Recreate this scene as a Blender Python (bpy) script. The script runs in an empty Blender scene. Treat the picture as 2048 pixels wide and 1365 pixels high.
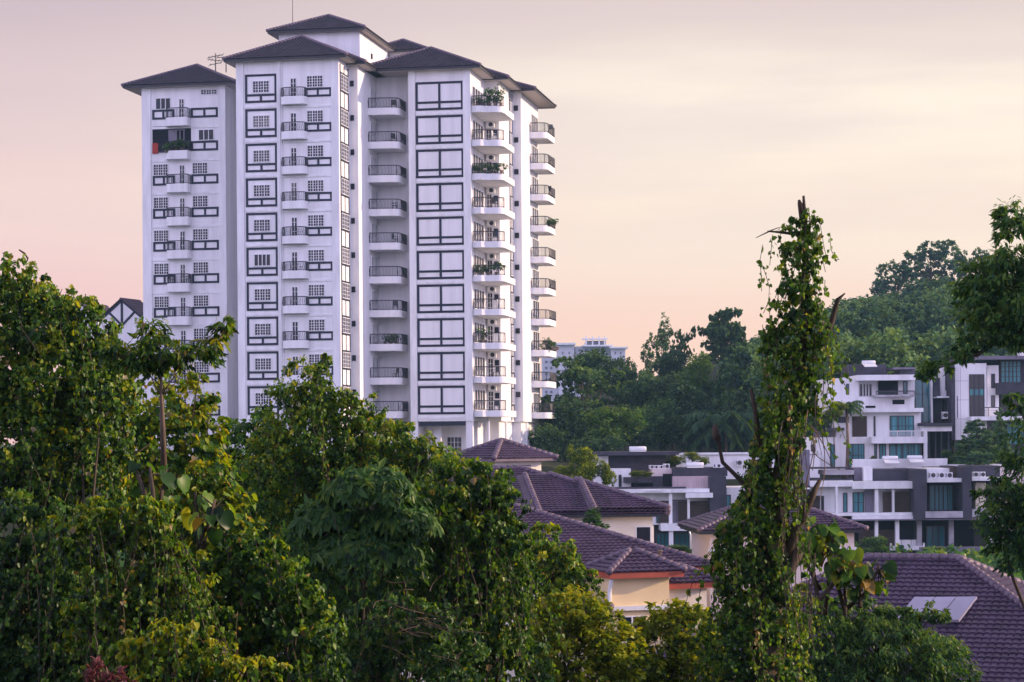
import bpy, math, random
import numpy as np
from mathutils import Vector, Matrix
random.seed(7)
rng = np.random.default_rng(11)
SC = bpy.context.scene
COL = SC.collection
R = math.radians

# ------------------------------------------------------------------ camera
F, CX, HY, ROLL, H = 4500.0, 1024.0, 880.0, 0.008, 25.0      # focal length in photo pixels, horizon row, eye height
cam_d = bpy.data.cameras.new('camera'); cam = bpy.data.objects.new('camera', cam_d); COL.objects.link(cam)
cam_d.sensor_width = 36; cam_d.lens = F/2048*36; cam_d.shift_y = (HY-682.5)/2048
cam_d.clip_start = 1; cam_d.clip_end = 12000
Rc, Uc = Vector((math.cos(ROLL), 0, -math.sin(ROLL))), Vector((math.sin(ROLL), 0, math.cos(ROLL)))
_m = Matrix((Rc, Uc, Vector((0, -1, 0)))).transposed().to_4x4(); _m.translation = (0, 0, H)
cam.matrix_world = _m
SC.camera = cam

# ------------------------------------------------------------------ world, sun, exposure
SUN_AZ, SUN_EL = R(83), R(16)          # azimuth clockwise from the view axis (+Y)
wrl = bpy.data.worlds.new('World'); SC.world = wrl; wrl.use_nodes = True
nt = wrl.node_tree; nt.nodes.clear()
def N(nt, t, **k):
    n = nt.nodes.new(t)
    for a, b in k.items(): setattr(n, a, b)
    return n
def ramp(nt, fac, stops, interp='EASE'):
    n = N(nt, 'ShaderNodeValToRGB'); n.color_ramp.interpolation = interp
    e = n.color_ramp.elements
    while len(e) < len(stops): e.new(0.5)
    for q, (p, c) in zip(e, stops):
        q.position = p; q.color = (*c, 1) if len(c) == 3 else c
    if fac is not None: nt.links.new(fac, n.inputs[0])
    return n.outputs[0]
def mth(nt, op, a, b=None, clamp=False):
    n = N(nt, 'ShaderNodeMath', operation=op, use_clamp=clamp)
    for i, q in enumerate((a, b)):
        if q is None: continue
        if isinstance(q, (int, float)): n.inputs[i].default_value = q
        else: nt.links.new(q, n.inputs[i])
    return n.outputs[0]
def mixc(nt, fac, a, b, mode='MIX'):
    n = N(nt, 'ShaderNodeMix', data_type='RGBA', blend_type=mode)
    for i, q in ((0, fac), (6, a), (7, b)):
        if isinstance(q, (int, float)): n.inputs[i].default_value = q
        elif isinstance(q, tuple): n.inputs[i].default_value = (*q, 1)
        else: nt.links.new(q, n.inputs[i])
    return n.outputs[2]
def maprange(nt, v, a, b, c=0., d=1.):
    n = N(nt, 'ShaderNodeMapRange'); n.interpolation_type = 'SMOOTHSTEP'
    nt.links.new(v, n.inputs[0])
    for i, q in enumerate((a, b, c, d)): n.inputs[i+1].default_value = q
    return n.outputs[0]
tc = N(nt, 'ShaderNodeTexCoord'); sx = N(nt, 'ShaderNodeSeparateXYZ'); nt.links.new(tc.outputs['Generated'], sx.inputs[0])
X_, Y_, Z_ = sx.outputs
zr = mth(nt, 'MULTIPLY', Z_, 4.0, True)
right = ramp(nt, zr, [(0, (.97, .62, .47)), (.17, (.99, .66, .50)), (.36, (1.0, .80, .62)), (.58, (1.0, .86, .70)), (.78, (.76, .63, .57)), (1, (.55, .46, .47))])
left = ramp(nt, zr, [(0, (.89, .54, .49)), (.22, (.89, .55, .51)), (.42, (.92, .66, .58)), (.62, (.72, .55, .55)), (.80, (.56, .44, .48)), (1, (.45, .37, .43))])
lr = maprange(nt, X_, -.24, .10)
front = mixc(nt, lr, left, right)
mp = N(nt, 'ShaderNodeMapping'); mp.inputs['Scale'].default_value = (3.0, 3.0, 22.0); nt.links.new(tc.outputs['Generated'], mp.inputs[0])
nz = N(nt, 'ShaderNodeTexNoise'); nz.inputs['Scale'].default_value = 1.6; nz.inputs['Detail'].default_value = 5; nt.links.new(mp.outputs[0], nz.inputs[0])
cl = maprange(nt, nz.outputs[0], .38, .68)
clf = mth(nt, 'MULTIPLY', cl, maprange(nt, Z_, .03, .16))
front = mixc(nt, mth(nt, 'MULTIPLY', clf, .40), front, (.68, .53, .54))
back = ramp(nt, mth(nt, 'MULTIPLY', Z_, 1.0, True), [(0, (1.80, 1.60, 2.25)), (.28, (1.80, 1.65, 2.55)), (.58, (.62, .60, .95)), (1, (.34, .36, .58))])
amb = mixc(nt, maprange(nt, Y_, .90, .10), front, back)
sky = N(nt, 'ShaderNodeTexSky', sky_type='NISHITA', sun_disc=False, sun_elevation=SUN_EL, sun_rotation=SUN_AZ)
sk = mixc(nt, 1.0, sky.outputs[0], (.06, .06, .06), 'MULTIPLY')
tot = mixc(nt, .04, amb, sk)
bg = N(nt, 'ShaderNodeBackground'); nt.links.new(tot, bg.inputs[0]); bg.inputs[1].default_value = 1.05
wo = N(nt, 'ShaderNodeOutputWorld'); nt.links.new(bg.outputs[0], wo.inputs[0])
sun_d = bpy.data.lights.new('sun', 'SUN'); sun_d.energy = 5.0; sun_d.angle = R(.5); sun_d.color = (1.0, .72, .46)
sun = bpy.data.objects.new('sun', sun_d); COL.objects.link(sun)
SUNV = Vector((math.sin(SUN_AZ)*math.cos(SUN_EL), math.cos(SUN_AZ)*math.cos(SUN_EL), math.sin(SUN_EL)))
sun.rotation_euler = SUNV.to_track_quat('Z', 'Y').to_euler(); sun.location = (60, 20, 90)
SC.view_settings.view_transform = 'Standard'; SC.view_settings.look = 'None'
SC.view_settings.exposure = 0.12; SC.view_settings.gamma = 1
try:
    SC.cycles.use_denoising = True
    SC.cycles.max_bounces = 6; SC.cycles.diffuse_bounces = 3; SC.cycles.glossy_bounces = 2
    SC.cycles.transmission_bounces = 3; SC.cycles.transparent_max_bounces = 4; SC.cycles.volume_bounces = 0
    SC.cycles.caustics_reflective = False; SC.cycles.caustics_refractive = False
except Exception: pass

# ------------------------------------------------------------------ measuring
def ray(px, py):
    return Rc*((px-CX)/F) + Uc*((HY-py)/F) + Vector((0, 1, 0))
def P(px, py, D):
    return ray(px, py)*D + Vector((0, 0, H))

# ------------------------------------------------------------------ mesh helpers
class MB:
    def __init__(s): s.v = []; s.f = []; s.m = []
    def add(s, vs, fs, m=0):
        o = len(s.v); s.v += [tuple(q) for q in vs]
        s.f += [tuple(i+o for i in f) for f in fs]; s.m += [m]*len(fs)
        return s
    def box(s, x0, x1, y0, y1, z0, z1, m=0):
        if x0 > x1: x0, x1 = x1, x0
        if y0 > y1: y0, y1 = y1, y0
        if z0 > z1: z0, z1 = z1, z0
        return s.add([(x0,y0,z0),(x1,y0,z0),(x1,y1,z0),(x0,y1,z0),(x0,y0,z1),(x1,y0,z1),(x1,y1,z1),(x0,y1,z1)],
                     [(0,3,2,1),(4,5,6,7),(0,1,5,4),(1,2,6,5),(2,3,7,6),(3,0,4,7)], m)
    def poly(s, pts, m=0): return s.add(pts, [tuple(range(len(pts)))], m)
    def prism(s, pts, z0, z1, m=0):          # pts counter-clockwise seen from above
        n = len(pts)
        vs = [(x, y, z0) for x, y in pts] + [(x, y, z1) for x, y in pts]
        fs = [(i, (i+1) % n, (i+1) % n+n, i+n) for i in range(n)] + [tuple(range(n-1, -1, -1)), tuple(range(n, 2*n))]
        return s.add(vs, fs, m)
    def tube(s, pts, rads, n=6, m=0, cap=True):
        pts = [Vector(p) for p in pts]
        if isinstance(rads, (int, float)): rads = [rads]*len(pts)
        vs = []; fs = []
        ref = Vector((0.13, 0.21, 1)).normalized()
        for i, p in enumerate(pts):
            t = (pts[min(i+1, len(pts)-1)]-pts[max(i-1, 0)])
            if t.length < 1e-6: t = Vector((0, 0, 1))
            t.normalize()
            a = t.cross(ref)
            if a.length < .15: a = t.cross(Vector((1, 0, 0)))
            a.normalize(); b = t.cross(a)
            for k in range(n):
                g = 2*math.pi*k/n
                vs.append(p+(a*math.cos(g)+b*math.sin(g))*rads[i])
        for i in range(len(pts)-1):
            for k in range(n):
                fs.append((i*n+k, i*n+(k+1) % n, (i+1)*n+(k+1) % n, (i+1)*n+k))
        if cap:
            fs.append(tuple(range(n-1, -1, -1))); fs.append(tuple(range((len(pts)-1)*n, len(pts)*n)))
        return s.add(vs, fs, m)
    def build(s, name, mats, parent=None, smooth=False, loc=None):
        me = bpy.data.meshes.new(name); me.from_pydata(s.v, [], s.f)
        if not isinstance(mats, (list, tuple)): mats = [mats]
        for q in mats: me.materials.append(q)
        if len(mats) > 1: me.polygons.foreach_set('material_index', s.m)
        if smooth: me.polygons.foreach_set('use_smooth', [True]*len(s.f))
        me.update()
        o = bpy.data.objects.new(name, me); COL.objects.link(o)
        if parent: o.parent = parent
        if loc is not None: o.location = loc
        return o
def tag(o, label=None, cat=None, group=None, kind=None):
    if label: o['label'] = label
    if cat: o['category'] = cat
    if group: o['group'] = group
    if kind: o['kind'] = kind
    return o
def empty(name, loc=(0, 0, 0), rz=0.):
    o = bpy.data.objects.new(name, None); COL.objects.link(o); o.empty_display_size = .5
    o.location = loc; o.rotation_euler = (0, 0, rz); return o
def dup(o, parent=None, loc=None, rz=None, scale=None, label=None):
    c = o.copy(); COL.objects.link(c)
    if parent is not None: c.parent = parent
    if loc is not None: c.location = loc
    if rz is not None: c.rotation_euler = (0, 0, rz)
    if scale is not None: c.scale = scale
    if label: c['label'] = label
    for ch in [q for q in o.children]: dup(ch, c)
    return c
_ch = {}

# ------------------------------------------------------------------ materials
def mat(name, col, rough=.6, spec=.3, noise=0., nscale=2., metal=0., bump=0., stretch=None, col2=None):
    m = bpy.data.materials.new(name); m.use_nodes = True; t = m.node_tree
    b = t.nodes['Principled BSDF']
    b.inputs['Roughness'].default_value = rough; b.inputs['Specular IOR Level'].default_value = spec; b.inputs['Metallic'].default_value = metal
    b.inputs['Base Color'].default_value = (*col, 1)
    if noise or bump:
        g = N(t, 'ShaderNodeNewGeometry'); mpn = N(t, 'ShaderNodeMapping')
        mpn.inputs['Scale'].default_value = stretch or (1, 1, 1)
        t.links.new(g.outputs['Position'], mpn.inputs[0])
        n = N(t, 'ShaderNodeTexNoise'); n.inputs['Scale'].default_value = nscale; n.inputs['Detail'].default_value = 6
        t.links.new(mpn.outputs[0], n.inputs[0])
        if noise:
            c2 = col2 or tuple(q*(1-noise) for q in col)
            t.links.new(ramp(t, n.outputs[0], [(.35, c2), (.62, col)], 'LINEAR'), b.inputs['Base Color'])
        if bump:
            bp = N(t, 'ShaderNodeBump'); bp.inputs['Strength'].default_value = bump; bp.inputs['Distance'].default_value = .05
            t.links.new(n.outputs[0], bp.inputs['Height']); t.links.new(bp.outputs[0], b.inputs['Normal'])
    return m
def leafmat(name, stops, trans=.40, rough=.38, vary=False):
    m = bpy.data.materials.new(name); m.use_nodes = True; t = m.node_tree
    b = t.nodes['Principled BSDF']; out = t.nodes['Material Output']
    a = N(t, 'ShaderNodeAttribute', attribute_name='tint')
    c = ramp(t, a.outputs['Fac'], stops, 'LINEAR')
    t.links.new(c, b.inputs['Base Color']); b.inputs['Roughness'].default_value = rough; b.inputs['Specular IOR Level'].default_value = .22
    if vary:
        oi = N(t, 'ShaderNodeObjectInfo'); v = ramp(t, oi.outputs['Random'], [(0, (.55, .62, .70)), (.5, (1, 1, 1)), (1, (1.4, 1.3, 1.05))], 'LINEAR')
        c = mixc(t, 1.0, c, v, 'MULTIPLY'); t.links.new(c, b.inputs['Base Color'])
    tr = N(t, 'ShaderNodeBsdfTranslucent')
    t.links.new(mixc(t, 1.0, c, (1.9, 1.6, .45), 'MULTIPLY'), tr.inputs[0])
    mx = N(t, 'ShaderNodeMixShader'); mx.inputs[0].default_value = trans
    t.links.new(b.outputs[0], mx.inputs[1]); t.links.new(tr.outputs[0], mx.inputs[2]); t.links.new(mx.outputs[0], out.inputs[0])
    return m
M = {}
M['white'] = mat('white_render', (.82, .81, .82), .7, .2, .13, .9, stretch=(1.6, 1.6, .10))
M['white2'] = mat('white_paint', (.81, .81, .82), .6, .2, .16, 1.1, stretch=(1.4, 1.4, .25))
M['cream'] = mat('cream_render', (.84, .77, .63), .7, .2, .08, .9)
M['yellow'] = mat('yellow_render', (.86, .66, .37), .7, .2, .08, .9)
M['pink'] = mat('pinkish_render', (.72, .60, .58), .7, .2, .07, .9)
M['timber'] = mat('dark_timber', (.012, .016, .035), .5, .3)
M['rail'] = mat('dark_railing', (.035, .035, .045), .45, .4)
M['tile'] = mat('roof_tile', (.075, .042, .086), .42, .45, .45, 1.3)
M['towertile'] = mat('tower_roof_tile', (.052, .043, .066), .45, .4, .4, 1.2)
M['ridge'] = mat('ridge_tile', (.17, .12, .16), .5, .35, .35, 3.0)
M['fascia'] = mat('dark_fascia', (.03, .028, .035), .5, .3)
M['soffit'] = mat('soffit', (.45, .40, .38), .7, .2)
M['red'] = mat('red_fascia', (.42, .085, .045), .5, .3, .2, 1.5)
M['glass'] = mat('dark_glass', (.022, .022, .03), .12, .22)
M['teal'] = mat('teal_glass', (.03, .16, .19), .15, .5, .35, .8, stretch=(3, 3, .2))
M['curtain'] = mat('curtain_glass', (.05, .26, .29), .3, .4, .55, 1.6, stretch=(3, 3, .05))
M['grey'] = mat('dark_grey_render', (.06, .056, .075), .7, .2, .3, 1.2)
M['midgrey'] = mat('grey_render', (.20, .18, .23), .7, .2, .2, 1.2)
M['louvre'] = mat('timber_blind', (.085, .06, .05), .6, .2, .4, 3., stretch=(.4, .4, 9))
M['pinklouvre'] = mat('pink_louvre', (.55, .42, .44), .6, .2, .25, 2., stretch=(6, 6, .3))
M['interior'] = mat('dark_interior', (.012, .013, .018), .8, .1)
M['concrete'] = mat('concrete', (.42, .40, .44), .8, .2, .35, 1.0)
M['metal'] = mat('pale_metal', (.6, .6, .62), .35, .5, metal=.6)
M['bark'] = mat('bark', (.10, .075, .055), .8, .2, .45, 5., bump=.6, stretch=(1, 1, .3))
M['barkpale'] = mat('pale_bark', (.22, .16, .12), .8, .2, .5, 6., bump=.6, stretch=(1, 1, .3))
M['soil'] = mat('soil', (.05, .055, .025), .9, .1, .5, .4)
M['road'] = mat('asphalt', (.05, .05, .052), .85, .2, .2, 3.)
M['redcloth'] = mat('red_cloth', (.35, .05, .04), .8, .1)
M['plastic'] = mat('white_plastic', (.75, .75, .76), .4, .4)
M['dkplastic'] = mat('dark_plastic', (.04, .04, .045), .4, .4)
M['panel'] = mat('solar_panel_face', (.40, .37, .46), .35, .4, .2, .8)
M['brick'] = mat('grey_facade', (.22, .21, .22), .8, .2, .2, 1.)
M['condo'] = mat('pale_condo', (.55, .54, .58), .8, .1)
_t = M['glass'].node_tree; _oi = N(_t, 'ShaderNodeObjectInfo')
_t.links.new(ramp(_t, _oi.outputs['Random'], [(0, (.018, .018, .028)), (.55, (.026, .026, .036)), (.80, (.04, .035, .04)), (.92, (.08, .07, .065)), (1, (.14, .12, .11))], 'LINEAR'), _t.nodes['Principled BSDF'].inputs['Base Color'])
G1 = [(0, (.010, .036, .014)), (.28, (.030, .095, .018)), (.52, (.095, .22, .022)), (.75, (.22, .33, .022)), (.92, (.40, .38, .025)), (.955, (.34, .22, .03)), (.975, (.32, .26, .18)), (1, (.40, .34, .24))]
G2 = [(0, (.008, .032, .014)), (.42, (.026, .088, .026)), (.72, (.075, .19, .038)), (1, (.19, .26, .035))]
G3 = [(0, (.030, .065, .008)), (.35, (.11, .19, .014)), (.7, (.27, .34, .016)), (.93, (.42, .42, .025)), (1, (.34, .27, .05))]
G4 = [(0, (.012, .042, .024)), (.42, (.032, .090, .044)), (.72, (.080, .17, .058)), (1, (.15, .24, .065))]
M['leaf'] = leafmat('vine_leaf', G1); M['leafdark'] = leafmat('dark_leaf', G2)
M['leafyel'] = leafmat('yellow_green_leaf', G3); M['leaffar'] = leafmat('forest_leaf', G4, .25, .6, True)
M['flower'] = leafmat('purple_flower', [(0, (.10, .025, .04)), (1, (.22, .07, .09))], .2)
# ------------------------------------------------------------------ terrain
def sst(a, b, t):
    t = np.clip((t-a)/(b-a), 0, 1); return t*t*(3-2*t)
def ground_z(x, y):
    x = np.asarray(x, float); y = np.asarray(y, float)
    base = 12 + 3*sst(125, 175, y) - 2*sst(60, 10, y)
    r = sst(0, 14, x)
    up = 7*sst(196, 206, y)*r + 8*sst(180, 196, y)*(1-r)
    hill = 24*np.exp(-((x-78)/52)**2-((y-385)/85)**2) + 7*np.exp(-((x-25)/40)**2-((y-330)/60)**2)
    return base + up + hill*sst(215, 300, y)
def gz(x, y): return float(ground_z(x, y))
def build_ground():
    xs = np.concatenate([np.linspace(-3000, -160, 14), np.linspace(-150, 190, 86), np.linspace(210, 3000, 14)])
    ys = np.concatenate([np.linspace(-300, -10, 8), np.linspace(0, 520, 131), np.linspace(560, 6000, 18)])
    gx, gy = np.meshgrid(xs, ys); g = ground_z(gx, gy)
    nx, ny = len(xs), len(ys)
    vs = np.stack([gx, gy, g], -1).reshape(-1, 3)
    i = np.arange((ny-1)*nx).reshape(ny-1, nx)[:, :-1].reshape(-1)
    fs = np.stack([i, i+1, i+nx+1, i+nx], -1)
    me = bpy.data.meshes.new('ground'); me.from_pydata(vs.tolist(), [], fs.tolist()); me.materials.append(M['soil'])
    me.polygons.foreach_set('use_smooth', [True]*len(fs))
    o = bpy.data.objects.new('ground', me); COL.objects.link(o); tag(o, kind='structure')
build_ground()

# ------------------------------------------------------------------ tiled roofs
def tile_face(mb, A, B, C, D, tw=.30, cl=.34, amp=.045, lift=.06, sub=4, m=0):
    """A-B eave, D-C top; real courses of wavy tiles."""
    A, B, C, D = map(Vector, (A, B, C, D))
    e = (B-A).normalized(); top = (D+C)/2-A
    s = top-e*top.dot(e); L = s.length; s.normalize(); n = e.cross(s).normalized()
    if n.z < 0: n = -n
    nc = max(2, round(L/cl)); uB = (B-A).dot(e); uD = (D-A).dot(e); uC = (C-A).dot(e)
    grid = np.arange(0, uB+tw/sub, tw/sub)
    # allow overhanging tops
    lo = min(0, uD); hi = max(uB, uC)
    grid = np.arange(lo, hi+tw/sub*.99, tw/sub)
    wave = amp*(np.abs(np.sin(np.pi*grid/tw))**.8)
    Aa, ea, sa, na = (np.array(q) for q in (A, e, s, n))
    vs = []; fs = []
    for i in range(nc):
        rows = []
        for t, hh in ((i/nc, -.01), (i/nc, lift), ((i+1)/nc, 0.0)):
            l = uD*t; r = uB+(uC-uB)*t
            u = np.clip(grid, l, r)
            rows.append(Aa+u[:, None]*ea+(t*L)*sa+(wave+hh)[:, None]*na)
        l = uD*(i+.5)/nc; r = uB+(uC-uB)*(i+.5)/nc
        o = len(vs); k = len(grid)
        for q in rows: vs += q.tolist()
        for j in range(k-1):
            if grid[j+1] < l-tw or grid[j] > r+tw: continue
            fs.append((o+j, o+j+1, o+k+j+1, o+k+j)); fs.append((o+k+j, o+k+j+1, o+2*k+j+1, o+2*k+j))
    mb.add(vs, fs, m)
def ridge_caps(mb, p, q, r=.15, step=.36, m=0):
    p = Vector(p); q = Vector(q); d = q-p; n = max(1, round(d.length/step)); up = Vector((0, 0, .03))
    for i in range(n):
        a = p+d*(i/n)+up; b = p+d*((i+1.12)/n)+up
        mb.tube([a, b], [r*1.12, r*.88], 7, m)
def hip_roof(parent, u0, u1, v0, v1, ze, pitch=26, fascia='fascia', tile='tile', inset=.25, fh=.22, name='roof', sub=4, caps=True, soffit=True, tw=.3):
    tn = math.tan(R(pitch)); w, d = u1-u0, v1-v0; h = min(w, d)/2
    if w >= d: r0, r1 = (u0+h, (v0+v1)/2), (u1-h, (v0+v1)/2)
    else: r0, r1 = ((u0+u1)/2, v0+h), ((u0+u1)/2, v1-h)
    zr = ze+h*tn
    a, b, c, dd = (u0, v0, ze), (u1, v0, ze), (u1, v1, ze), (u0, v1, ze)
    q0, q1 = (*r0, zr), (*r1, zr)
    mb = MB()
    if w >= d: faces = [(a, b, q1, q0), (b, c, q1, q1), (c, dd, q0, q1), (dd, a, q0, q0)]; hips = [(a, q0), (b, q1), (c, q1), (dd, q0), (q0, q1)]
    else: faces = [(a, b, q0, q0), (b, c, q1, q0), (c, dd, q1, q1), (dd, a, q0, q1)]; hips = [(a, q0), (b, q0), (c, q1), (dd, q1), (q0, q1)]
    for f in faces: tile_face(mb, *f, sub=sub, tw=tw)
    ro = mb.build(name, M[tile], parent)
    f = MB(); g = .06; zz = ze-.02
    for (x0, x1, y0, y1) in ((u0+g, u1-g, v0+g, v0+g+.05), (u0+g, u1-g, v1-g-.05, v1-g), (u0+g, u0+g+.05, v0+g+.05, v1-g-.05), (u1-g-.05, u1-g, v0+g+.05, v1-g-.05)):
        f.box(x0, x1, y0, y1, zz-fh, zz)
    f.build('fascia', M[fascia], ro)
    if soffit:
        MB().box(u0+g+.05, u1-g-.05, v0+g+.05, v1-g-.05, zz-fh+.03, zz-fh+.06).build('soffit', M['soffit'], ro)
    if caps:
        k = MB()
        for p, q in hips:
            if (Vector(p)-Vector(q)).length > .5: ridge_caps(k, p, q)
        k.build('ridge_tiles', M['ridge'], ro, True)
    return ro

# ------------------------------------------------------------------ windows
def make_window(name, w, h, leaves, cols, rows, parent, framem='white2', glass='glass', bar=.034, fr=.055, mun=True):
    """front towards -y, lower left corner at the origin"""
    f = MB(); d0, d1 = -.07, 0.02
    f.box(0, w, d0, d1, 0, fr).box(0, w, d0, d1, h-fr, h).box(0, fr, d0, d1, fr, h-fr).box(w-fr, w, d0, d1, fr, h-fr)
    lw = (w-2*fr)/leaves
    for i in range(leaves):
        x0 = fr+i*lw
        if i: f.box(x0-fr*.6, x0+fr*.6, d0-.006, d1, fr, h-fr)
        if mun:
            for c in range(1, cols): f.box(x0+lw*c/cols-bar/2, x0+lw*c/cols+bar/2, d0+.02, d1, fr, h-fr)
            for r in range(1, rows):
                z = fr+(h-2*fr)*r/rows
                f.box(x0+fr*.6, x0+lw-fr*.6, d0+.026, d1, z-bar/2, z+bar/2)
    o = f.build(name, M[framem], parent)
    MB().box(fr*.5, w-fr*.5, -.022, -.005, fr*.5, h-fr*.5).build('pane', M[glass], o)
    return o
# ------------------------------------------------------------------ apartment tower
TH = R(10.5); D0 = 203.2; GZ = 23.0
A0 = P(680, 500, D0); AX, AY = A0.x, A0.y
eu = Vector((math.cos(TH), -math.sin(TH), 0)); ev = Vector((math.sin(TH), math.cos(TH), 0))
def uv_of(px, v=None, u=None, py=500):
    d = ray(px, py); o = Vector((-AX, -AY, 0))
    if v is not None:
        t = (v-o.dot(ev))/d.dot(ev); p = o+d*t; return p.dot(eu)
    t = (u-o.dot(eu))/d.dot(eu); p = o+d*t; return p.dot(ev)
def ua(px, v): return uv_of(px, v=v)
def va(px, u): return uv_of(px, u=u)
def za(px, py, v):
    d = ray(px, py); o = Vector((-AX, -AY, 0)); t = (v-o.dot(ev))/d.dot(ev)
    return (d*t).z+H-GZ
def WT(u, v, z): q = eu*u+ev*v; return Vector((AX+q.x, AY+q.y, GZ+z))
FH = 3.15
T0 = za(880, 164, 8.0); ZB = za(880, 843, 8.0); ZE = T0+.95
tower = empty('apartment_tower', (AX, AY, GZ), -TH)
tag(tower, 'tall white apartment tower with purple tiled hip roofs, dark timber frames and curved balconies', 'apartment tower')
V8 = 8.0
uLL, uLR = ua(287, V8), ua(453, V8); VB = 13.5; uML = ua(476, 0)
vS1 = va(700, 0); u1 = ua(718, vS1); v2 = va(741, u1); v3 = min(va(761, u1), v2+2.7)
uRL, uR = ua(820, V8), ua(943, V8)
vR1 = va(972, uR); u2 = ua(1000, vR1); vR2 = va(1027, u2); u3 = ua(1044, vR2); vE = va(1078, u3)
outline = [(uLR+.002, VB), (uML, VB), (uML, 0), (0, 0), (0, vS1), (u1, vS1), (u1, v3), (uRL, v3), (uRL, V8), (uR, V8),
           (uR, vR1), (u2, vR1), (u2, vR2), (u3, vR2), (u3, vE), (uLR+.002, vE)]
MB().prism(outline, ZB, ZE+.3).build('wall', M['white'], tower)
MB().prism([(uLL, V8), (uLR, V8), (uLR, vE), (uLL, vE)], ZB, ZE-.5).build('wall', M['white'], tower)
# podium: set back, with columns
pod = [(uLL+.3, V8+.3), (uML+.3, V8+.3), (uML+.3, .3), (-.3, .3), (-.3, vS1), (u1-.3, vS1+.2), (u1-.3, v3+.4), (uRL+.3, v3+.4), (uRL+.3, V8+4.2), (uR-.4, V8+4.2),
       (uR-.4, vR1+.3), (u2-.3, vR1+.3), (u2-.3, vR2+.3), (u3-.3, vR2+.3), (u3-.3, vE-.3), (uLL+.3, vE-.3)]
MB().prism(pod, -2, ZB-.003).build('podium_wall', M['white'], tower)
c0 = MB()
for (ux, vx) in ((uRL+.3, V8+.3), (uR-.35, V8+.3), (ua(872, V8+2), V8+2.2)):
    MB().box(ux-.32, ux+.32, vx-.28, vx+.28, -2, ZB-.004).build('column', M['white2'], tower)
for (ux, vx) in ((uR+1.2, V8+1.5), (u2+.25, vR1+1), (u3-.25, vR2+3.0), (u3-.15, vE-1.0)):
    MB().tube([(ux, vx, -2), (ux, vx, ZB-.01)], .11, 8).build('drain_pipe', M['white2'], tower)
MB().box(uRL+.7, uR-.7, V8+.15, V8+.45, ZB-.42, ZB-.01).box(u1, uRL, v3-.3, v3-.05, ZB-.6, ZB-.01).build('ground_beam', M['timber'], tower)
for (a, b) in ((846, 856), (891, 921), (935, 943)):
    v = V8+4.2; o = make_window('ground_window', ua(b, v)-ua(a, v), 1.5, 2, 2, 3, tower); o.location = (ua(a, v), v-.01, ZB-2.95)
o = make_window('ground_window', 1.2, 1.9, 2, 2, 3, tower); o.rotation_euler = (0, 0, R(90)); o.location = (u3-.29, vE-5.5, ZB-3.5)
# pilasters and floor bands, proud of the wall
pil = MB(); pz0, pz1 = ZB, ZE+.28
for (a, b, v) in ((287, 304, V8), (440, 453, V8), (476, 490, 0), (557, 567, 0), (666, 680, 0), (820, 833, V8), (929, 943, V8)):
    q = MB().box(ua(a, v)-.02, ua(b, v)+(.03 if b in (680, 943, 453) else 0), v-.16, v+.2, ZB-.02, pz1-(.75 if v == V8 and a < 460 else 0))
    q.build('pilaster', M['white2'], tower)
def band(a, b, v, z, h=.12, d=.07):
    return MB().box(ua(a, v)+.02, ua(b, v)-.02, v-d, v+.1, z-h, z)
for (a, b, v, off, h_) in ((304, 440, V8, -3.30, .22), (490, 557, 0, -2.85, .22), (567, 666, 0, -3.0, .18), (833, 929, V8, -2.86, .22), (0, 0, v3, -2.86, .1)):
    x0, x1 = (u1+.1, uRL-.03) if a == 0 else (ua(a, v)+.02, ua(b, v)-.02)
    zs = [T0-FH*k+off for k in range(10) if T0-FH*k+off > ZB]
    o = MB().box(x0, x1, v-.07, v+.1, -h_, 0).build('floor_band', M['white2'], tower, loc=(0, 0, zs[0]))
    for z in zs[1:]: dup(o, tower, (0, 0, z))

def frame_mesh(w, h, t=.16, rail=None, mid='all', post=True):
    f = MB(); d0, d1 = -.05, .03
    f.box(0, w, d0, d1, 0, t).box(0, w, d0, d1, h-t, h).box(0, t, d0, d1, t, h-t).box(w-t, w, d0, d1, t, h-t)
    if rail is not None: f.box(t, w-t, d0, d1, rail-t, rail)
    if post:
        top = (h-t) if mid == 'all' else (rail-t if rail else h-t)
        if mid == 'all' and rail is not None:
            f.box(w/2-t/2, w/2+t/2, d0-.004, d1, t, h-t)
        else: f.box(w/2-t/2, w/2+t/2, d0, d1, t, top)
    return f
def row(proto, locs, rz=None):
    out = [proto]
    proto.location = locs[0]
    if rz is not None: proto.rotation_euler = (0, 0, rz)
    for l in locs[1:]:
        c = proto.copy(); COL.objects.link(c); c.parent = tower; c.location = l
        for ch in list(proto.children):
            d = ch.copy(); COL.objects.link(d); d.parent = c
        out.append(c)
    return out
NF = 10; Z = [T0-FH*k for k in range(NF)]; Z11 = [T0-FH*k for k in range(NF) if True]
# --- middle block, front
def uu(px): return ua(px, 0)
w = uu(556)-uu(493)
row(frame_mesh(w, 2.6, .20, .80, 'low').build('timber_frame', M['timber'], tower), [(uu(493), -.01, z-2.6) for z in Z])
w = uu(541.5)-uu(508)
wins = row(make_window('window', w, 1.1, 3, 2, 4, tower), [(uu(508), -.01, z-1.70) for k, z in enumerate(Z) if k != 5])
op = make_window('window', w, 1.1, 4, 1, 1, tower, mun=False); op.location = (uu(508), -.01, Z[5]-1.70)
w = uu(665.5)-uu(611)
row(frame_mesh(w, .82, .19).build('timber_frame', M['timber'], tower), [(uu(611), -.01, z-2.24) for z in Z])
w = uu(649)-uu(616)
row(make_window('window', w, 1.07, 3, 2, 4, tower), [(uu(616), -.01, z-1.38) for z in Z])
w = uu(595.5)-uu(583.5)
row(make_window('balcony_door', w, 1.75, 2, 1, 4, tower, fr=.05), [(uu(583.5), -.01, z-2.23) for z in Z])
MB().tube([(uu(563), -.25, ZB+.2), (uu(563), -.25, ZE)], .07, 6).build('drain_pipe', M['white2'], tower)
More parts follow.
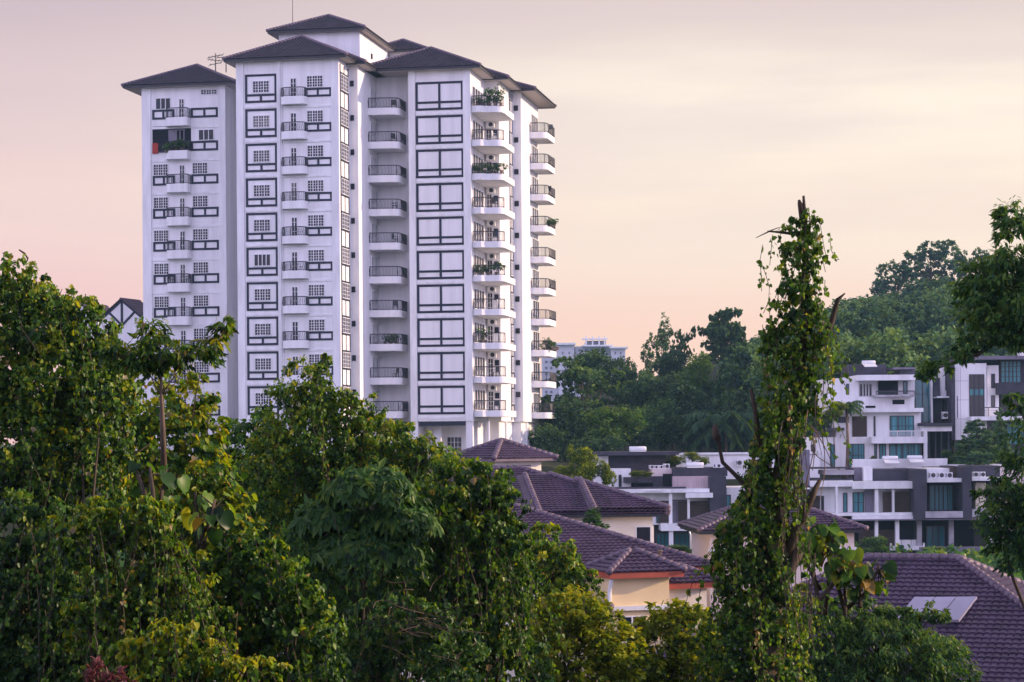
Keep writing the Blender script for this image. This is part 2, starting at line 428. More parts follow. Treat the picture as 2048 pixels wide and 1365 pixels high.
# --- left wing, front
def ul(px): return ua(px, V8)
ZL = [z-.15 for z in Z]
w = ul(351)-ul(307)
row(frame_mesh(w, .94, .20).build('timber_frame', M['timber'], tower), [(ul(307), V8-.01, z-2.45) for k, z in enumerate(ZL) if k != 1])
w = ul(438)-ul(384)
row(frame_mesh(w, .94, .20).build('timber_frame', M['timber'], tower), [(ul(384), V8-.01, z-2.40) for z in ZL])
w = ul(338)-ul(308)
row(make_window('window', w, 1.1, 3, 2, 4, tower), [(ul(308), V8-.01, z-1.5) for k, z in enumerate(ZL) if k > 1])
o = make_window('window', w, 1.1, 3, 1, 1, tower, mun=False); o.location = (ul(314), V8-.01, ZL[0]-1.5)
w = ul(417)-ul(386)
row(make_window('window', w, 1.1, 3, 2, 4, tower), [(ul(386), V8-.01, z-1.46) for k, z in enumerate(ZL) if k > 1])
o = make_window('window', w, 1.05, 3, 1, 1, tower, mun=False); o.location = (ul(399), V8-.01, ZL[1]-1.43)
o = make_window('vent_window', ul(437)-ul(404), .5, 3, 2, 2, tower); o.location = (ul(404), V8-.01, ZL[0]-.25)
w = ul(371)-ul(360.5)
row(make_window('balcony_door', w, 1.85, 2, 1, 4, tower, fr=.05), [(ul(360.5), V8-.01, z-2.4) for k, z in enumerate(ZL) if k != 1])
# open loggia on the second row of the left wing
lg = MB(); a, b = ul(307), ul(384)
lg.box(a, b, V8-.03, V8+.02, ZL[1]-2.35, ZL[1]+.05)
lgo = lg.build('loggia_opening', M['interior'], tower)
lp = MB()
for px in (340, 355, 362, 370): lp.box(ul(px)-.05, ul(px)+.05, V8-.05, V8-.031, ZL[1]-2.3, ZL[1]-.35)
lp.box(ul(340), ul(372), V8-.052, V8-.033, ZL[1]-.4, ZL[1]-.3).box(ul(341), ul(354), V8-.045, V8-.034, ZL[1]-1.9, ZL[1]-.42)
lp.build('sliding_door', M['midgrey'], lgo)
fl = frame_mesh(ul(349)-ul(307), .75, .14).build('timber_frame', M['timber'], tower); fl.location = (ul(307), V8-.06, ZL[1]-2.45)
# --- right block, blank framed panels
w = ul(929)-ul(833.7)
row(frame_mesh(w, 2.66, .21, .84, 'all').build('timber_frame', M['timber'], tower), [(ul(833.7), V8-.01, z-2.64) for z in Z])
# --- stripe of stair windows on the sunlit flanks
def stripe(u, va_, vb_, cols):
    L = vb_-va_
    st = MB()
    for x in (va_+.10, vb_-.32): st.box(u-.02, u+.05, x, x+.2, ZB+.1, ZE-.2)
    for z in Z:
        st.box(u-.02, u+.045, va_+.3, vb_-.32, z-.12, z+.06).box(u-.02, u+.045, va_+.3, vb_-.32, z-1.72, z-1.55)
        st.box(u-.02, u+.04, va_+L/2-.07, va_+L/2+.07, z-3.09, z-1.72)
    st.box(u-.02, u+.04, va_+L/2-.07, va_+L/2+.07, Z[0]+.06, ZE-.2)
    st.build('timber_strip', M['timber'], tower)
    row(make_window('stair_window', L-.62, 1.43, 3, 2, 4, tower), [(u+.006, va_+.3, z-1.55) for z in Z], R(90))
stripe(0, 0.25, vS1-.1, 3); stripe(u2, va(1019.5, u2), vR2-.1, 3)
# --- small bathroom windows
row(make_window('small_window', .34, .52, 1, 2, 2, tower, 'timber'), [(ua(703, vS1), vS1-.01, z-.85) for z in Z])
row(make_window('small_window', .42, .52, 1, 2, 2, tower, 'timber'), [(ua(1030, vR2), vR2-.01, z-.85) for z in Z])
row(make_window('small_window', .42, .55, 1, 2, 2, tower, 'timber'), [(ua(988, vR1), vR1-.01, z-1.1) for z in Z])
# --- recess between left wing and middle block
row(frame_mesh(1.0, 1.5, .16).build('timber_frame', M['timber'], tower), [(ua(463, VB), VB-.01, z-2.6) for z in Z])
row(make_window('recess_window', .8, .9, 2, 1, 2, tower), [(ua(464.5, VB), VB-.01, z-.95) for z in Z])
# --- sliding doors behind the side balconies
row(make_window('sliding_door', v3-v2-.5, 2.0, 4, 1, 1, tower, mun=False, fr=.10), [(u1+.006, v2+.25, z-2.3) for z in Z], R(90))
row(make_window('sliding_door', (vR1-V8)*.72, 2.05, 4, 1, 1, tower, mun=False, fr=.12), [(uR+.006, V8+.7, z-2.3) for z in Z], R(90))
row(make_window('balcony_door', .55, 1.9, 1, 2, 4, tower, fr=.05), [(ua(974, vR1), vR1-.01, z-2.3) for z in Z])
row(make_window('sliding_door', ua(759, v3)-u1-.25, 2.1, 3, 1, 1, tower, mun=False, fr=.09), [(u1+.12, v3-.01, z-2.3) for z in Z])
vd = va(1063, u3)
row(make_window('sliding_door', vE-vd-.8, 2.05, 3, 1, 1, tower, mun=False, fr=.12), [(u3+.006, vd+.3, z-2.3) for z in Z], R(90))

# --- balconies: curved slab with a railing of bars
def arc(cx, cy, rx, ry, a0, a1, n): return [(cx+rx*math.cos(R(a0+(a1-a0)*i/n)), cy+ry*math.sin(R(a0+(a1-a0)*i/n))) for i in range(n+1)]
def balcony(outl, open_n, hs, rh=.8, bulge=0., bars=.125, name='balcony', solid=None):
    """outl: outline CCW; the first open_n points carry the railing; origin z = slab top"""
    s = MB().prism(outl, -hs, 0)
    o = s.build(name, M['white'], tower)
    r = MB(); pts = [Vector((x, y, 0)) for x, y in outl[:open_n]]
    c = Vector((sum(p.x for p in pts)/len(pts), sum(p.y for p in pts)/len(pts), 0))
    ins = []
    for p in pts:
        q = (c-p); ins.append(p+q.normalized()*.06)
    top = [p+Vector((0, 0, rh)) for p in ins]
    r.tube(top, .045, 5); r.tube([p+Vector((0, 0, .08)) for p in ins], .02, 4)
    for i in range(len(ins)-1):
        a, b = ins[i], ins[i+1]; n = max(1, round((b-a).length/bars))
        for k in range(n):
            p = a+(b-a)*(k/n); out = (p-c).normalized()*bulge
            if bulge: r.tube([p+Vector((0, 0, 0)), p+out*.9+Vector((0, 0, rh*.3)), p+out*.5+Vector((0, 0, rh*.65)), p+Vector((0, 0, rh))], .018, 3, cap=False)
            else: r.tube([p, p+Vector((0, 0, rh))], .018, 3, cap=False)
    for p in (ins[0], ins[-1], ins[len(ins)//2]): r.box(p.x-.03, p.x+.03, p.y-.03, p.y+.03, 0, rh)
    if solid:
        for (x0, x1, y0, y1) in solid: r.box(x0, x1, y0, y1, 0, rh*.98)
    r.build('railing', M['rail'], o)
    return o
# middle block: bulging left end, straight right end
a, b = uu(567.5), uu(618); y0 = -.02; q = uu(611)
om = [(a+.05, y0)] + arc(a+.95, -.35, .98, .62, 175, 265, 7) + [(q-.5, -.95)] + arc(b-.55, -.45, .5, .5, 270, 350, 4) + [(b, y0)]
row(balcony(om, len(om), .70, .8, .10), [(0, 0, z-2.24) for z in Z])
a, b = ul(336.5), ul(383.5)
ol = [(a, V8-.02)] + arc(a+.7, V8-.35, .7, .65, 175, 268, 6) + [(b-.25, V8-1.0)] + arc(b-.2, V8-.8, .2, .2, 280, 355, 3) + [(b, V8-.02)]
row(balcony(ol, len(ol), .80, .88, .05), [(0, 0, z-2.42) for z in ZL])
# recess corner balconies
b = ua(800, v2)
o1 = [(u1+.005, v2-.6)] + [(u1+1.1, v2-.55)] + arc(b-.7, v2+.35, .75, .75, 285, 360, 5) + [(b+.03, v3-.03), (u1+.005, v3-.03)]
row(balcony(o1, len(o1)-1, .64, .92, .10), [(0, 0, z-2.32) for z in Z])
vq = V8+1.1; b = ua(1012, vq+.8)
o2 = [(uR+.035, V8+.3), (uR+.9, vq-1.0)] + [(uR+1.5, vq-.45)] + arc(b-.75, vq+.3, .75, .7, 275, 360, 5) + [(b, vR1-.4), (u2-.02, vR1-.03), (uR+.01, vR1-.03)]
row(balcony(o2, len(o2)-3, .58, .92, .07), [(0, 0, z-2.32) for z in Z])
b = ua(1097, vd)
o3 = [(u3+.01, vd-.6)] + [(b-1.4, vd-.5)] + arc(b-.8, vd+.3, .8, .75, 280, 360, 5) + [(b, vE-.2), (u3+.01, vE-.2)]
row(balcony(o3, len(o3)-1, .62, .92, .10), [(0, 0, z-2.32) for z in Z])

# --- roofs
def rf(*a, **k): return hip_roof(tower, *a, ze=ZE+.35, **k)
zt = 26
hip_roof(tower, uML-1.0, 1.0, -1.0, 17.0, ZE+.38, 26, sub=3, name='roof', tile='towertile')
hip_roof(tower, uML+1, u1+1.0, vS1-1.0, vS1+15, ZE+.30, 26, sub=3, name='roof', tile='towertile')
hip_roof(tower, uLL-1.7, uLR+1.3, V8-1.0, vE, ZE-.70+.38, 25, sub=3, name='roof', tile='towertile')
hip_roof(tower, uRL-5.0, uR+1.2, V8-1.1, V8+11.5, ZE+.30, 25, sub=3, name='roof', tile='towertile')
hip_roof(tower, uRL+1.0, u2+1.2, vR1-1.2, vR1+13, ZE+.24, 24, sub=3, name='roof', tile='towertile')
hip_roof(tower, uRL+3.0, u3+1.7, vR2-1.3, vE+1.2, ZE+.18, 22, sub=3, name='roof', tile='towertile')
MB().box(uLR-.5, uML+.5, VB, vE-2, ZE, ZE+1.6).build('roof_infill', M['tile'], tower)
# lift room on top
vp = 9.5; pa, pb = ua(561, vp), ua(723, vp); vpe = va(779, pb)
zp = za(640, 66, vp)
MB().box(pa, pb, vp, vpe, ZE+.3, zp+.1).build('lift_room', M['white'], tower)
o = make_window('vent_window', .5, .5, 1, 2, 1, tower, 'timber'); o.rotation_euler = (0, 0, R(90)); o.location = (pb+.006, vp+4.2, zp-1.9)
hip_roof(tower, pa-.9, pb+.75, vp-1.0, vpe+.9, zp+.2, 24, sub=3, name='roof', tile='towertile')
vw = vpe+1
MB().box(ua(783, vw), ua(852, vw), vw, vw+8, ZE+1.0, za(800, 104, vw)).build('lift_room', M['white'], tower)
hip_roof(tower, ua(775, vw)-2, ua(861, vw), vw-.8, vw+8.8, za(800, 104, vw)+.1, 25, sub=3, name='roof', tile='towertile')
# --- aerials on the roof
def aerial(px, py, v, hgt, label, arms):
    u = ua(px, v); z = za(px, py, v); o = empty('television_aerial', WT(u, v, z), -TH); tag(o, label, 'aerial', 'aerials on the tower roof')
    MB().tube([(0, 0, -.6), (0, 0, hgt)], .055, 5).build('mast', M['rail'], o)
    for (zz, L, n, tilt) in arms:
        q = MB(); q.tube([(-L/2, 0, zz-tilt), (L/2, 0, zz+tilt)], .04, 4)
        for i in range(n):
            x = -L/2+L*i/max(1, n-1); q.tube([(x, -.3, zz-.18+tilt*2*x/L), (x, .3, zz+.18+tilt*2*x/L)], .026, 3)
        q.build('antenna_arm', M['rail'], o)
aerial(434, 133, V8+8, 1.3, 'small rooftop aerial with slanted arms, left of the lift room', [(1.0, 1.5, 5, .12), (.6, 1.4, 5, -.1), (.25, 1.2, 3, .1)])
aerial(455, 133, V8+9, .95, 'rooftop aerial with one long level arm between the two roofs', [(.9, 1.9, 4, 0)])
aerial(478, 133, V8+9, 1.3, 'thin rooftop aerial with a round knob at its tip', [(.85, .7, 2, .05)])
mast = MB().tube([(0, 0, -1), (0, 0, 1.2), (0, 0, 5.6)], [.05, .04, .02], 5).build('lightning_rod', M['rail'])
mast.location = WT(ua(589, 12), 12, za(589, 56, 12)); tag(mast, 'tall thin lightning rod rising from the top tower roof', 'lightning rod')
# ------------------------------------------------------------------ purple-roofed houses on the slope below the tower
def XZ(px, py, D): p = P(px, py, D); return p.x, p.z
def zat(py, D, px=1500): return P(px, py, D).z
def house(name, label, loc, rz, group=None, cat='house'):
    o = empty(name, loc, rz); tag(o, label, cat, group); return o
# corner pavilion + long house behind, seen on its corner
def loc_of(px, D, z): p = P(px, 880, D); return (p.x, p.y, z)
GRP = 'purple roofed houses below the tower'

# house B with raised pavilion (front corner of the pavilion eave at px 988)
DB = 128.0; c = P(988, 918, DB)
hb = house('tiled_house', 'cream pavilion house with small purple pyramid roof and a glass block window', (c.x, c.y, c.z), R(38), GRP)
sB = DB/F   # metres per photo pixel there
# local axes: x to the right and away, y to the left and away
La, Lb = 4.3, 4.3
zw = P(1040, 968, DB).z-c.z
MB().box(.7, La-.3, .7, Lb, zw-2.0, -.12).build('wall', M['cream'], hb)
hip_roof(hb, 0, La+.4, 0, Lb+.4, 0, 24, 'ridge', fh=.14, inset=.2)
gb = MB(); x0, x1, za_, zb_ = 1.55, 3.15, -1.02, -.45
gb.box(x0-.06, x1+.06, .66, .72, za_-.06, zb_+.06)
go = gb.build('glass_block_window', M['midgrey'], hb)
gg = MB()
for i in range(9):
    for k in range(3):
        gg.box(x0+i*(x1-x0)/9+.02, x0+(i+1)*(x1-x0)/9-.02, .63, .675, za_+k*(zb_-za_)/3+.02, za_+(k+1)*(zb_-za_)/3-.02)
gg.build('glass_block', M['concrete'], go)
# lower wing: long hip roof whose eave faces the camera
DBl = 124.0
wing_rz = R(6)
cl_ = P(1083, 1030, DBl-4); hbl = house('tiled_house', 'long cream house under a wide purple hip roof, right below the raised pavilion', (cl_.x, cl_.y, cl_.z), wing_rz, GRP)
xr = (1341-1083)*(DBl-4)/F; zrb = 0
hw_ = 7.2; pt = 18.5; tn_ = math.tan(R(pt))
wro = hip_roof(hbl, -12, xr, 0, 2*hw_, 0, pt, 'fascia', fh=.16)
def wing_step(x_low, x_top, t_top, off):
    n = Vector((0, -math.sin(R(pt)), math.cos(R(pt))))*off; yt = hw_*t_top
    m = MB(); a = Vector((x_low, -.0, 0))+n; d = Vector((x_top, yt, yt*tn_))+n
    b = Vector((xr, 0, 0))+n; c = Vector((xr-yt, yt, yt*tn_))+n
    tile_face(m, a, b, c, d)
    side = [a, d, d-n+Vector((-.9, 0, 0)), a-n+Vector((-.9, 0, 0))]; m.poly([side[3], side[0], side[1], side[2]])
    o = m.build('stepped_roof', M['tile'], wro)
    for pq in ((a, d), (c, b)):
        k = MB(); ridge_caps(k, *pq); k.build('ridge_tiles', M['ridge'], wro, True)
wing_step(-.1, -.25, .80, .16); wing_step(2.85, 2.7, .62, .32)
MB().box(-11, xr-.75, .75, 12.5, -6, -.16).build('wall', M['cream'], hbl)
o = make_window('window', .85, 1.5, 1, 1, 1, hbl, 'white2', 'glass', mun=False); o.location = (xr-1.7, .74, -2.2)
o = make_window('window', .55, 1.5, 1, 1, 1, hbl, 'white2', 'teal', mun=False); o.location = (xr-.744, .9, -2.2); o.rotation_euler = (0, 0, R(90))
MB().box(xr-1.85, xr-.55, .62, .745, -2.42, -2.22).build('window_sill', M['white2'], hbl)
o = make_window('window', 1.4, .9, 2, 1, 1, hbl, 'white2', 'glass', mun=False); o.location = (1.2, .74, -1.3)

# house C: nearest of the middle houses, red fascias, yellow wall
DC = 100.0; c = P(1218, 1146, DC)
hc = house('tiled_house', 'yellow walled house with red fascia boards and a stepped purple tiled roof', (c.x, c.y, c.z), R(20), GRP)
s_ = DC/F
hip_roof(hc, 0, 3.75, 0, 3.4, 0, 27, 'red', fh=.26)
MB().box(.35, 3.2, .65, 5, -8, -.24).build('wall', M['yellow'], hc)
MB().box(.25, 3.3, .45, .66, -1.75, -1.55).build('ledge', M['white2'], hc)
MB().tube([(.25, .3, -.3), (.25, .55, -.9), (.25, .58, -1.4)], .09, 8).build('downpipe', M['white2'], hc)
MB().tube([(3.6, 2.6, .35), (3.6, 2.6, .75)], .09, 8).tube([(3.6, 2.6, .75), (3.6, 2.6, .82)], .15, 8).build('vent_pipe', M['barkpale'], hc)
hip_roof(hc, -.9, .25, .2, 3.6, -1.6, 25, 'red', fh=.24, name='porch_roof')
o = make_window('window', 1.3, 1.2, 2, 1, 1, hc, 'white2', 'glass', mun=False); o.location = (.7, .64, -3.2)
hip_roof(hc, 3.05, 6.0, 1.0, 5.4, -.62, 25, 'red', fh=.26)
MB().box(3.201, 5.5, 1.6, 5.2, -8, -.86).build('wall', M['cream'], hc)
o = make_window('window', 1.2, 1.0, 2, 1, 1, hc, 'white2', 'glass', mun=False); o.location = (3.6, 1.59, -3.1)
# the long main hip roof behind
bpy.context.view_layer.update()
q = hc.matrix_world.inverted() @ P(1440, 1133, DC+5)
hip_roof(hc, q.x-22, q.x, q.y, q.y+15, q.z, 20.3, 'red', fh=.24)
MB().box(q.x-21, q.x-.8, q.y+.8, q.y+14, -9, q.z-.24).build('wall', M['cream'], hc)

# house D: behind the vine tree
DD = 128.0; c = P(1398, 1062, DD)
hd = house('tiled_house', 'pinkish house with a purple hip roof showing both sides of the vine trunk', (c.x, c.y, c.z), R(3), GRP)
xr = (1738-1398)*DD/F
hip_roof(hd, 0, xr, 0, 9.0, 0, 21, 'fascia', fh=.2)
MB().box(.7, xr-.62, .7, 8.4, -7, -.2).build('wall', M['pink'], hd)
MB().box(.6, xr-.52, .55, .71, -1.25, -1.05).build('ledge', M['white2'], hd)

# house E: front right, big roof with solar heater panel
DE = 95.0; c = P(1915, 1117, DE); run = 8.2; rise = run*.53; EZ = R(-22); Lr = 3.9
he = house('tiled_house', 'big purple tiled roof house at lower right with pale solar panels on its slope', (c.x, c.y, c.z-rise), EZ, GRP)
xa, xb = -Lr, 0; xR, xL = run, -Lr-run
fa, fb, fc, fd = (xL, -run, 0), (xR, -run, 0), (xR, run, 0), (xL, run, 0)
ra, rb = (xa, 0, rise), (xb, 0, rise)
mb = MB()
tile_face(mb, fa, fb, rb, ra, sub=6, amp=.05); tile_face(mb, fb, fc, rb, rb, sub=6, amp=.05); tile_face(mb, fc, fd, ra, rb, sub=4); tile_face(mb, fd, fa, ra, ra, sub=4)
ro = mb.build('roof', M['tile'], he)
k = MB()
for p, q in ((fa, ra), (fb, rb), (fc, rb), (fd, ra), (ra, rb)): ridge_caps(k, p, q, .17, .36)
k.build('ridge_tiles', M['ridge'], ro, True)
f = MB(); f.box(xL+.1, xR-.1, -run+.1, -run+.16, -.3, -.02).box(xR-.16, xR-.1, -run+.16, run-.1, -.3, -.02).box(xL+.1, xL+.16, -run+.16, run-.1, -.3, -.02)
f.build('fascia', M['bark'], ro)
MB().box(xL+.9, xR-.9, -run+.9, run-.9, -6, -.1).build('wall', M['cream'], he)
n_ = Vector((0, -.53, 1)).normalized()
bpy.context.view_layer.update(); hei = he.matrix_world.inverted()
def on_slope(px, py, off=0.):
    o = hei @ Vector((0, 0, H)); d = (hei.to_3x3() @ Vector(ray(px, py)))
    t = (n_.dot(Vector(rb))-n_.dot(o))/n_.dot(d); return o+d*t+n_*off
g0, g1 = on_slope(1655, 1216, .35), on_slope(1752, 1222, .12); g2, g3 = on_slope(1740, 1262, .1), on_slope(1630, 1262, .1)
gm = MB(); tile_face(gm, g3, g2, g1, g0, sub=6, amp=.05)
gro = gm.build('dormer_roof', M['tile'], he)
k = MB(); ridge_caps(k, g0, g1, .16); k.build('ridge_tiles', M['ridge'], gro, True)
sp = [(1830, 1203), (1873, 1203), (1915, 1202.5), (1957, 1202)]; sb = [(1793, 1247), (1834, 1248.5), (1876, 1250), (1919, 1251.5)]
solar = house('solar_heater', 'pale solar heater with three flat panels on the big lower right roof', he.location, EZ, None, 'solar panel')
for i in range(3):
    q = [on_slope(*sb[i]), on_slope(*sb[i+1]), on_slope(*sp[i+1]), on_slope(*sp[i])]
    mid = sum(q, Vector())/4; q = [mid+(p-mid)*.95 for p in q]
    mbp = MB(); lo = [p+n_*.12 for p in q]; hi = [p+n_*.24 for p in q]
    mbp.add(lo+hi, [(3, 2, 1, 0), (4, 5, 6, 7), (0, 1, 5, 4), (1, 2, 6, 5), (2, 3, 7, 6), (3, 0, 4, 7)])
    mbp.build('panel', M['panel'], solar)

# half timbered gable house left of the tower
DG = 232.0
def gx(px): return (px-CX)*DG/F
gh = house('gabled_house', 'white half timbered gable house with brown tiled roof beside the tower', P(246, 880, DG), R(-18), None)
zz = lambda py: P(246, py, DG).z-gh.location.z
hw = 2.55; ze, zp_ = zz(640), zz(601); zb = 23-gh.location.z-4
fr_ = MB(); L = 9.0
fr_.add([(-hw, 0, zb), (hw, 0, zb), (hw, 0, ze), (0, 0, zp_), (-hw, 0, ze), (-hw, L, zb), (hw, L, zb), (hw, L, ze), (0, L, zp_), (-hw, L, ze)],
        [(0, 1, 2, 3, 4), (9, 8, 7, 6, 5), (1, 6, 7, 2), (5, 0, 4, 9), (2, 7, 8, 3), (9, 4, 3, 8)])
fr_.build('wall', M['white'], gh)
rm = MB(); o_ = .35; sl = (zp_-ze)/hw
tile_face(rm, (hw+o_, -.3, ze-o_*sl+.12), (hw+o_, L*.45, ze-o_*sl+.12), (0, L*.45, zp_+.12), (0, -.3, zp_+.12), sub=3)
tile_face(rm, (-hw-o_, L*.45, ze-o_*sl+.12), (-hw-o_, -.3, ze-o_*sl+.12), (0, -.3, zp_+.12), (0, L*.45, zp_+.12), sub=3)
g_ro = rm.build('roof', M['tile'], gh)
k = MB(); ridge_caps(k, (0, -.3, zp_+.12), (0, L*.45, zp_+.12), .12); k.build('ridge_tiles', M['ridge'], g_ro, True)
tb = MB()
def beam(p, q, wd=.28):
    p = Vector((p[0], 0, p[1])); q = Vector((q[0], 0, q[1])); d = (q-p).normalized(); n = Vector((-d.z, 0, d.x))*wd/2
    a_ = [p+n, p-n, q-n, q+n]; vs = [v+Vector((0, -.06, 0)) for v in a_]+[v+Vector((0, .03, 0)) for v in a_]
    tb.add(vs, [(0, 1, 2, 3), (7, 6, 5, 4), (0, 4, 5, 1), (1, 5, 6, 2), (2, 6, 7, 3), (3, 7, 4, 0)])
zc = zz(665)
beam((-hw, ze), (0, zp_)); beam((0, zp_), (hw, ze)); beam((hw-.14, ze), (hw-.14, zz(690))); beam((0, zp_), (0, zc+.6), .26); beam((0, zc+.7), (1.55, ze+.85), .24); beam((0, zc+.7), (-1.55, ze+.85), .24)
tb.build('timber_frame', M['timber'], gh)
w2 = house('gabled_house', 'distant brown roof tip just showing over the vine tree left of the gable house', P(160, 640, 245), R(-18), None)
rm = MB(); tile_face(rm, (2.4, -.3, 0), (2.4, 6, 0), (0, 6, 1.9), (0, -.3, 1.9), sub=3); tile_face(rm, (-2.4, 6, 0), (-2.4, -.3, 0), (0, -.3, 1.9), (0, 6, 1.9), sub=3); rm.build('roof', M['tile'], w2)
MB().add([(-2.2, 0, -18), (2.2, 0, -18), (2.2, 0, 0), (0, 0, 1.75), (-2.2, 0, 0), (-2.2, 5.5, -18), (2.2, 5.5, -18), (2.2, 5.5, 0), (0, 5.5, 1.75), (-2.2, 5.5, 0)],
         [(0, 1, 2, 3, 4), (9, 8, 7, 6, 5), (1, 6, 7, 2), (5, 0, 4, 9)]).build('wall', M['white'], w2)

# ------------------------------------------------------------------ modern terrace houses (frontal); boxes given by their photo outline and depth
class HB:
    """a modern house facing the camera: front planes measured in photo pixels, real depth behind them"""
    def __init__(s, label, px, D, group):
        s.D = D; p = P(px, 900, D); s.o = Vector((p.x, D, 0)); s.root = house('terrace_house', label, s.o, 0, group)
    def xz(s, px, py, dy=0.):
        p = P(px, py, s.D+dy); return p.x-s.o.x, p.z
    def box(s, name, m, x0, y0, x1, y1, dy=0., depth=4., parent=None):
        xa, zt_ = s.xz(x0, y0, dy); xb, zb_ = s.xz(x1, y1, dy); zt_ = s.xz((x0+x1)/2, y0, dy)[1]; zb_ = s.xz((x0+x1)/2, y1, dy)[1]
        return MB().box(xa, xb, dy, dy+depth, zb_, zt_).build(name, M[m], parent or s.root)
    def win(s, x0, y0, x1, y1, dy=0., leaves=2, rows=1, glass='curtain', frame='rail', name='window'):
        xa, zt_ = s.xz(x0, y0, dy); xb, zb_ = s.xz(x1, y1, dy)
        o = make_window(name, xb-xa, zt_-zb_, leaves, 1, rows, s.root, frame, glass, .06, .08, rows > 1)
        o.location = (xa, dy-.006, zb_); return o
    def blind(s, x0, y0, x1, y1, dy=0., n=3):
        xa, zt_ = s.xz(x0, y0, dy); xb, zb_ = s.xz(x1, y1, dy); m = MB()
        h = .13; k = int((zt_-zb_)/h)
        for i in range(k): m.box(xa, xb, dy-.05, dy+.02-.05*(i % 2), zb_+i*h+.012, zb_+(i+1)*h-.012)
        m.box(xa, xb, dy+.02, dy+.05, zb_, zt_)
        for j in range(n+1): m.box(xa+(xb-xa)*j/n-.04, xa+(xb-xa)*j/n+.04, dy-.07, dy-.052, zb_, zt_)
        return m.build('blind', M['louvre'], s.root)
    def rail(s, x0, y0, x1, y1, dy=0., m='rail', glass=True):
        xa, zt_ = s.xz(x0, y0, dy); xb, zb_ = s.xz(x1, y1, dy); q = MB()
        q.box(xa, xb, dy-.03, dy+.03, zt_-.08, zt_)
        n = max(2, int((xb-xa)/1.2))
        for i in range(n+1): x = xa+(xb-xa)*i/n; q.box(x-.025, x+.025, dy-.025, dy+.025, zb_, zt_-.08)
        for i in range(4): q.box(xa, xb, dy-.01, dy+.01, zb_+(zt_-zb_)*i/5+.05, zb_+(zt_-zb_)*i/5+.08)
        return q.build('railing', M[m], s.root)
TG = 'white terrace houses on the slope'
def ac_unit(px, py, D, wpx, hpx, label, group='outdoor air conditioner units on the terrace houses', rz=0.):
    p = P(px, py, D); W, Hh = wpx*D/F, hpx*D/F
    o = empty('air_conditioner', p, rz); tag(o, label, 'air conditioner', group)
    MB().box(-W/2, W/2, 0, .35, 0, Hh).build('casing', M['plastic'], o)
    g = MB(); r = min(W, Hh)*.38
    g.tube([(W*.1, -.02, Hh/2), (W*.1, .01, Hh/2)], r, 14); g.build('fan_grille', M['dkplastic'], o)
    MB().box(-W*.45, -W*.3, -.012, .01, Hh*.15, Hh*.85).build('vent', M['midgrey'], o)
    return o
def water_tank(px0, px1, py0, py1, D, label, panel=True):
    a, b = P(px0, py1, D), P(px1, py0, D); L = b.x-a.x; hh = b.z-a.z
    o = empty('solar_water_heater', (a.x, a.y, a.z), 0); tag(o, label, 'water heater', 'rooftop solar water heaters')
    r = min(.34, hh*.5)
    MB().tube([(0, .4, hh-r), (.06, .4, hh-r), (L-.06, .4, hh-r), (L, .4, hh-r)], [r*.8, r, r, r*.8], 12).build('tank', M['plastic'], o, True)
    m = MB()
    for x in (.25, L-.3): m.box(x-.03, x+.03, .38, .46, -.25, hh-2*r+.05)
    m.build('bracket', M['rail'], o)
    MB().add([(.05, -1.0, -.2), (L-.05, -1.0, -.2), (L-.05, .2, hh-2*r+.05), (.05, .2, hh-2*r+.05), (.05, -1.0, -.28), (L-.05, -1.0, -.28), (L-.05, .2, hh-2*r-.03), (.05, .2, hh-2*r-.03)],
             [(0, 1, 2, 3), (7, 6, 5, 4), (0, 4, 5, 1), (1, 5, 6, 2), (2, 6, 7, 3), (3, 7, 4, 0)]).build('collector_panel', M['plastic'], o)
    return o

# R2: upper white stepped house
h = HB('stepped white house on the upper slope with a teal glass stair shaft', 1740, 206, TG)
h.box('wall', 'white', 1620, 874, 1843, 960, 0, 11)
h.box('wall', 'white', 1672, 825, 1842, 874, .6, 10)
h.box('wall', 'white', 1656, 757, 1718, 826, 3.2, 9); h.box('wall', 'white', 1718, 794, 1829, 820, 2.4, 9); h.box('wall', 'white', 1718, 761, 1757, 796, 4.0, 7)
h.box('roof_slab', 'white2', 1715, 750, 1831, 761, 1.6, 10); h.box('roof_box', 'grey', 1698, 729, 1773, 752, 7, 5)
h.box('floor_slab', 'white2', 1663, 817, 1847, 825, -.5, 9); h.box('balcony_slab', 'concrete', 1751, 790, 1830, 794, .6, 5); h.box('balcony_slab', 'white2', 1743, 874, 1855, 887, -1.3, 2.5)
h.box('opening', 'interior', 1757, 761, 1796, 790, 3.6, 4); h.box('wall', 'white', 1796, 761, 1830, 795, 3.8, 7)
h.win(1718, 767, 1745, 794, 4.0, 4, 1, 'glass', 'white2'); h.win(1806, 763, 1815, 788, 3.8, 1, 1, 'teal'); h.win(1692, 768, 1698, 790, 3.2, 1, 1, 'teal')
h.box('vent_slot', 'interior', 1785, 800, 1809, 809, 2.37, .2); h.box('vent_slot', 'interior', 1731, 812, 1751, 816.5, 2.37, .2)
h.win(1676, 834, 1698, 846, .6, 4, 1, 'glass'); h.blind(1705, 833, 1733, 874, .57, 2); h.win(1747, 833, 1751, 873, .6, 1, 1, 'teal')
h.win(1779, 832, 1828, 873, .6, 3, 2, 'curtain'); h.rail(1766, 862, 1852, 873, -1.2, 'white2')
h.win(1660, 889, 1670, 934, 0, 1, 1, 'curtain'); h.win(1693, 888, 1729, 934, 0, 3, 2, 'curtain'); h.win(1622, 889, 1631, 934, 0, 1, 1, 'glass')
h.win(1748, 888, 1754, 922, 0, 1, 1, 'teal'); h.win(1758, 888, 1772, 922, 0, 2, 1, 'curtain'); h.win(1778, 887, 1842, 922, 0, 5, 1, 'curtain')
h.box('column', 'white2', 1848, 860, 1855, 918, -1.25, .4)
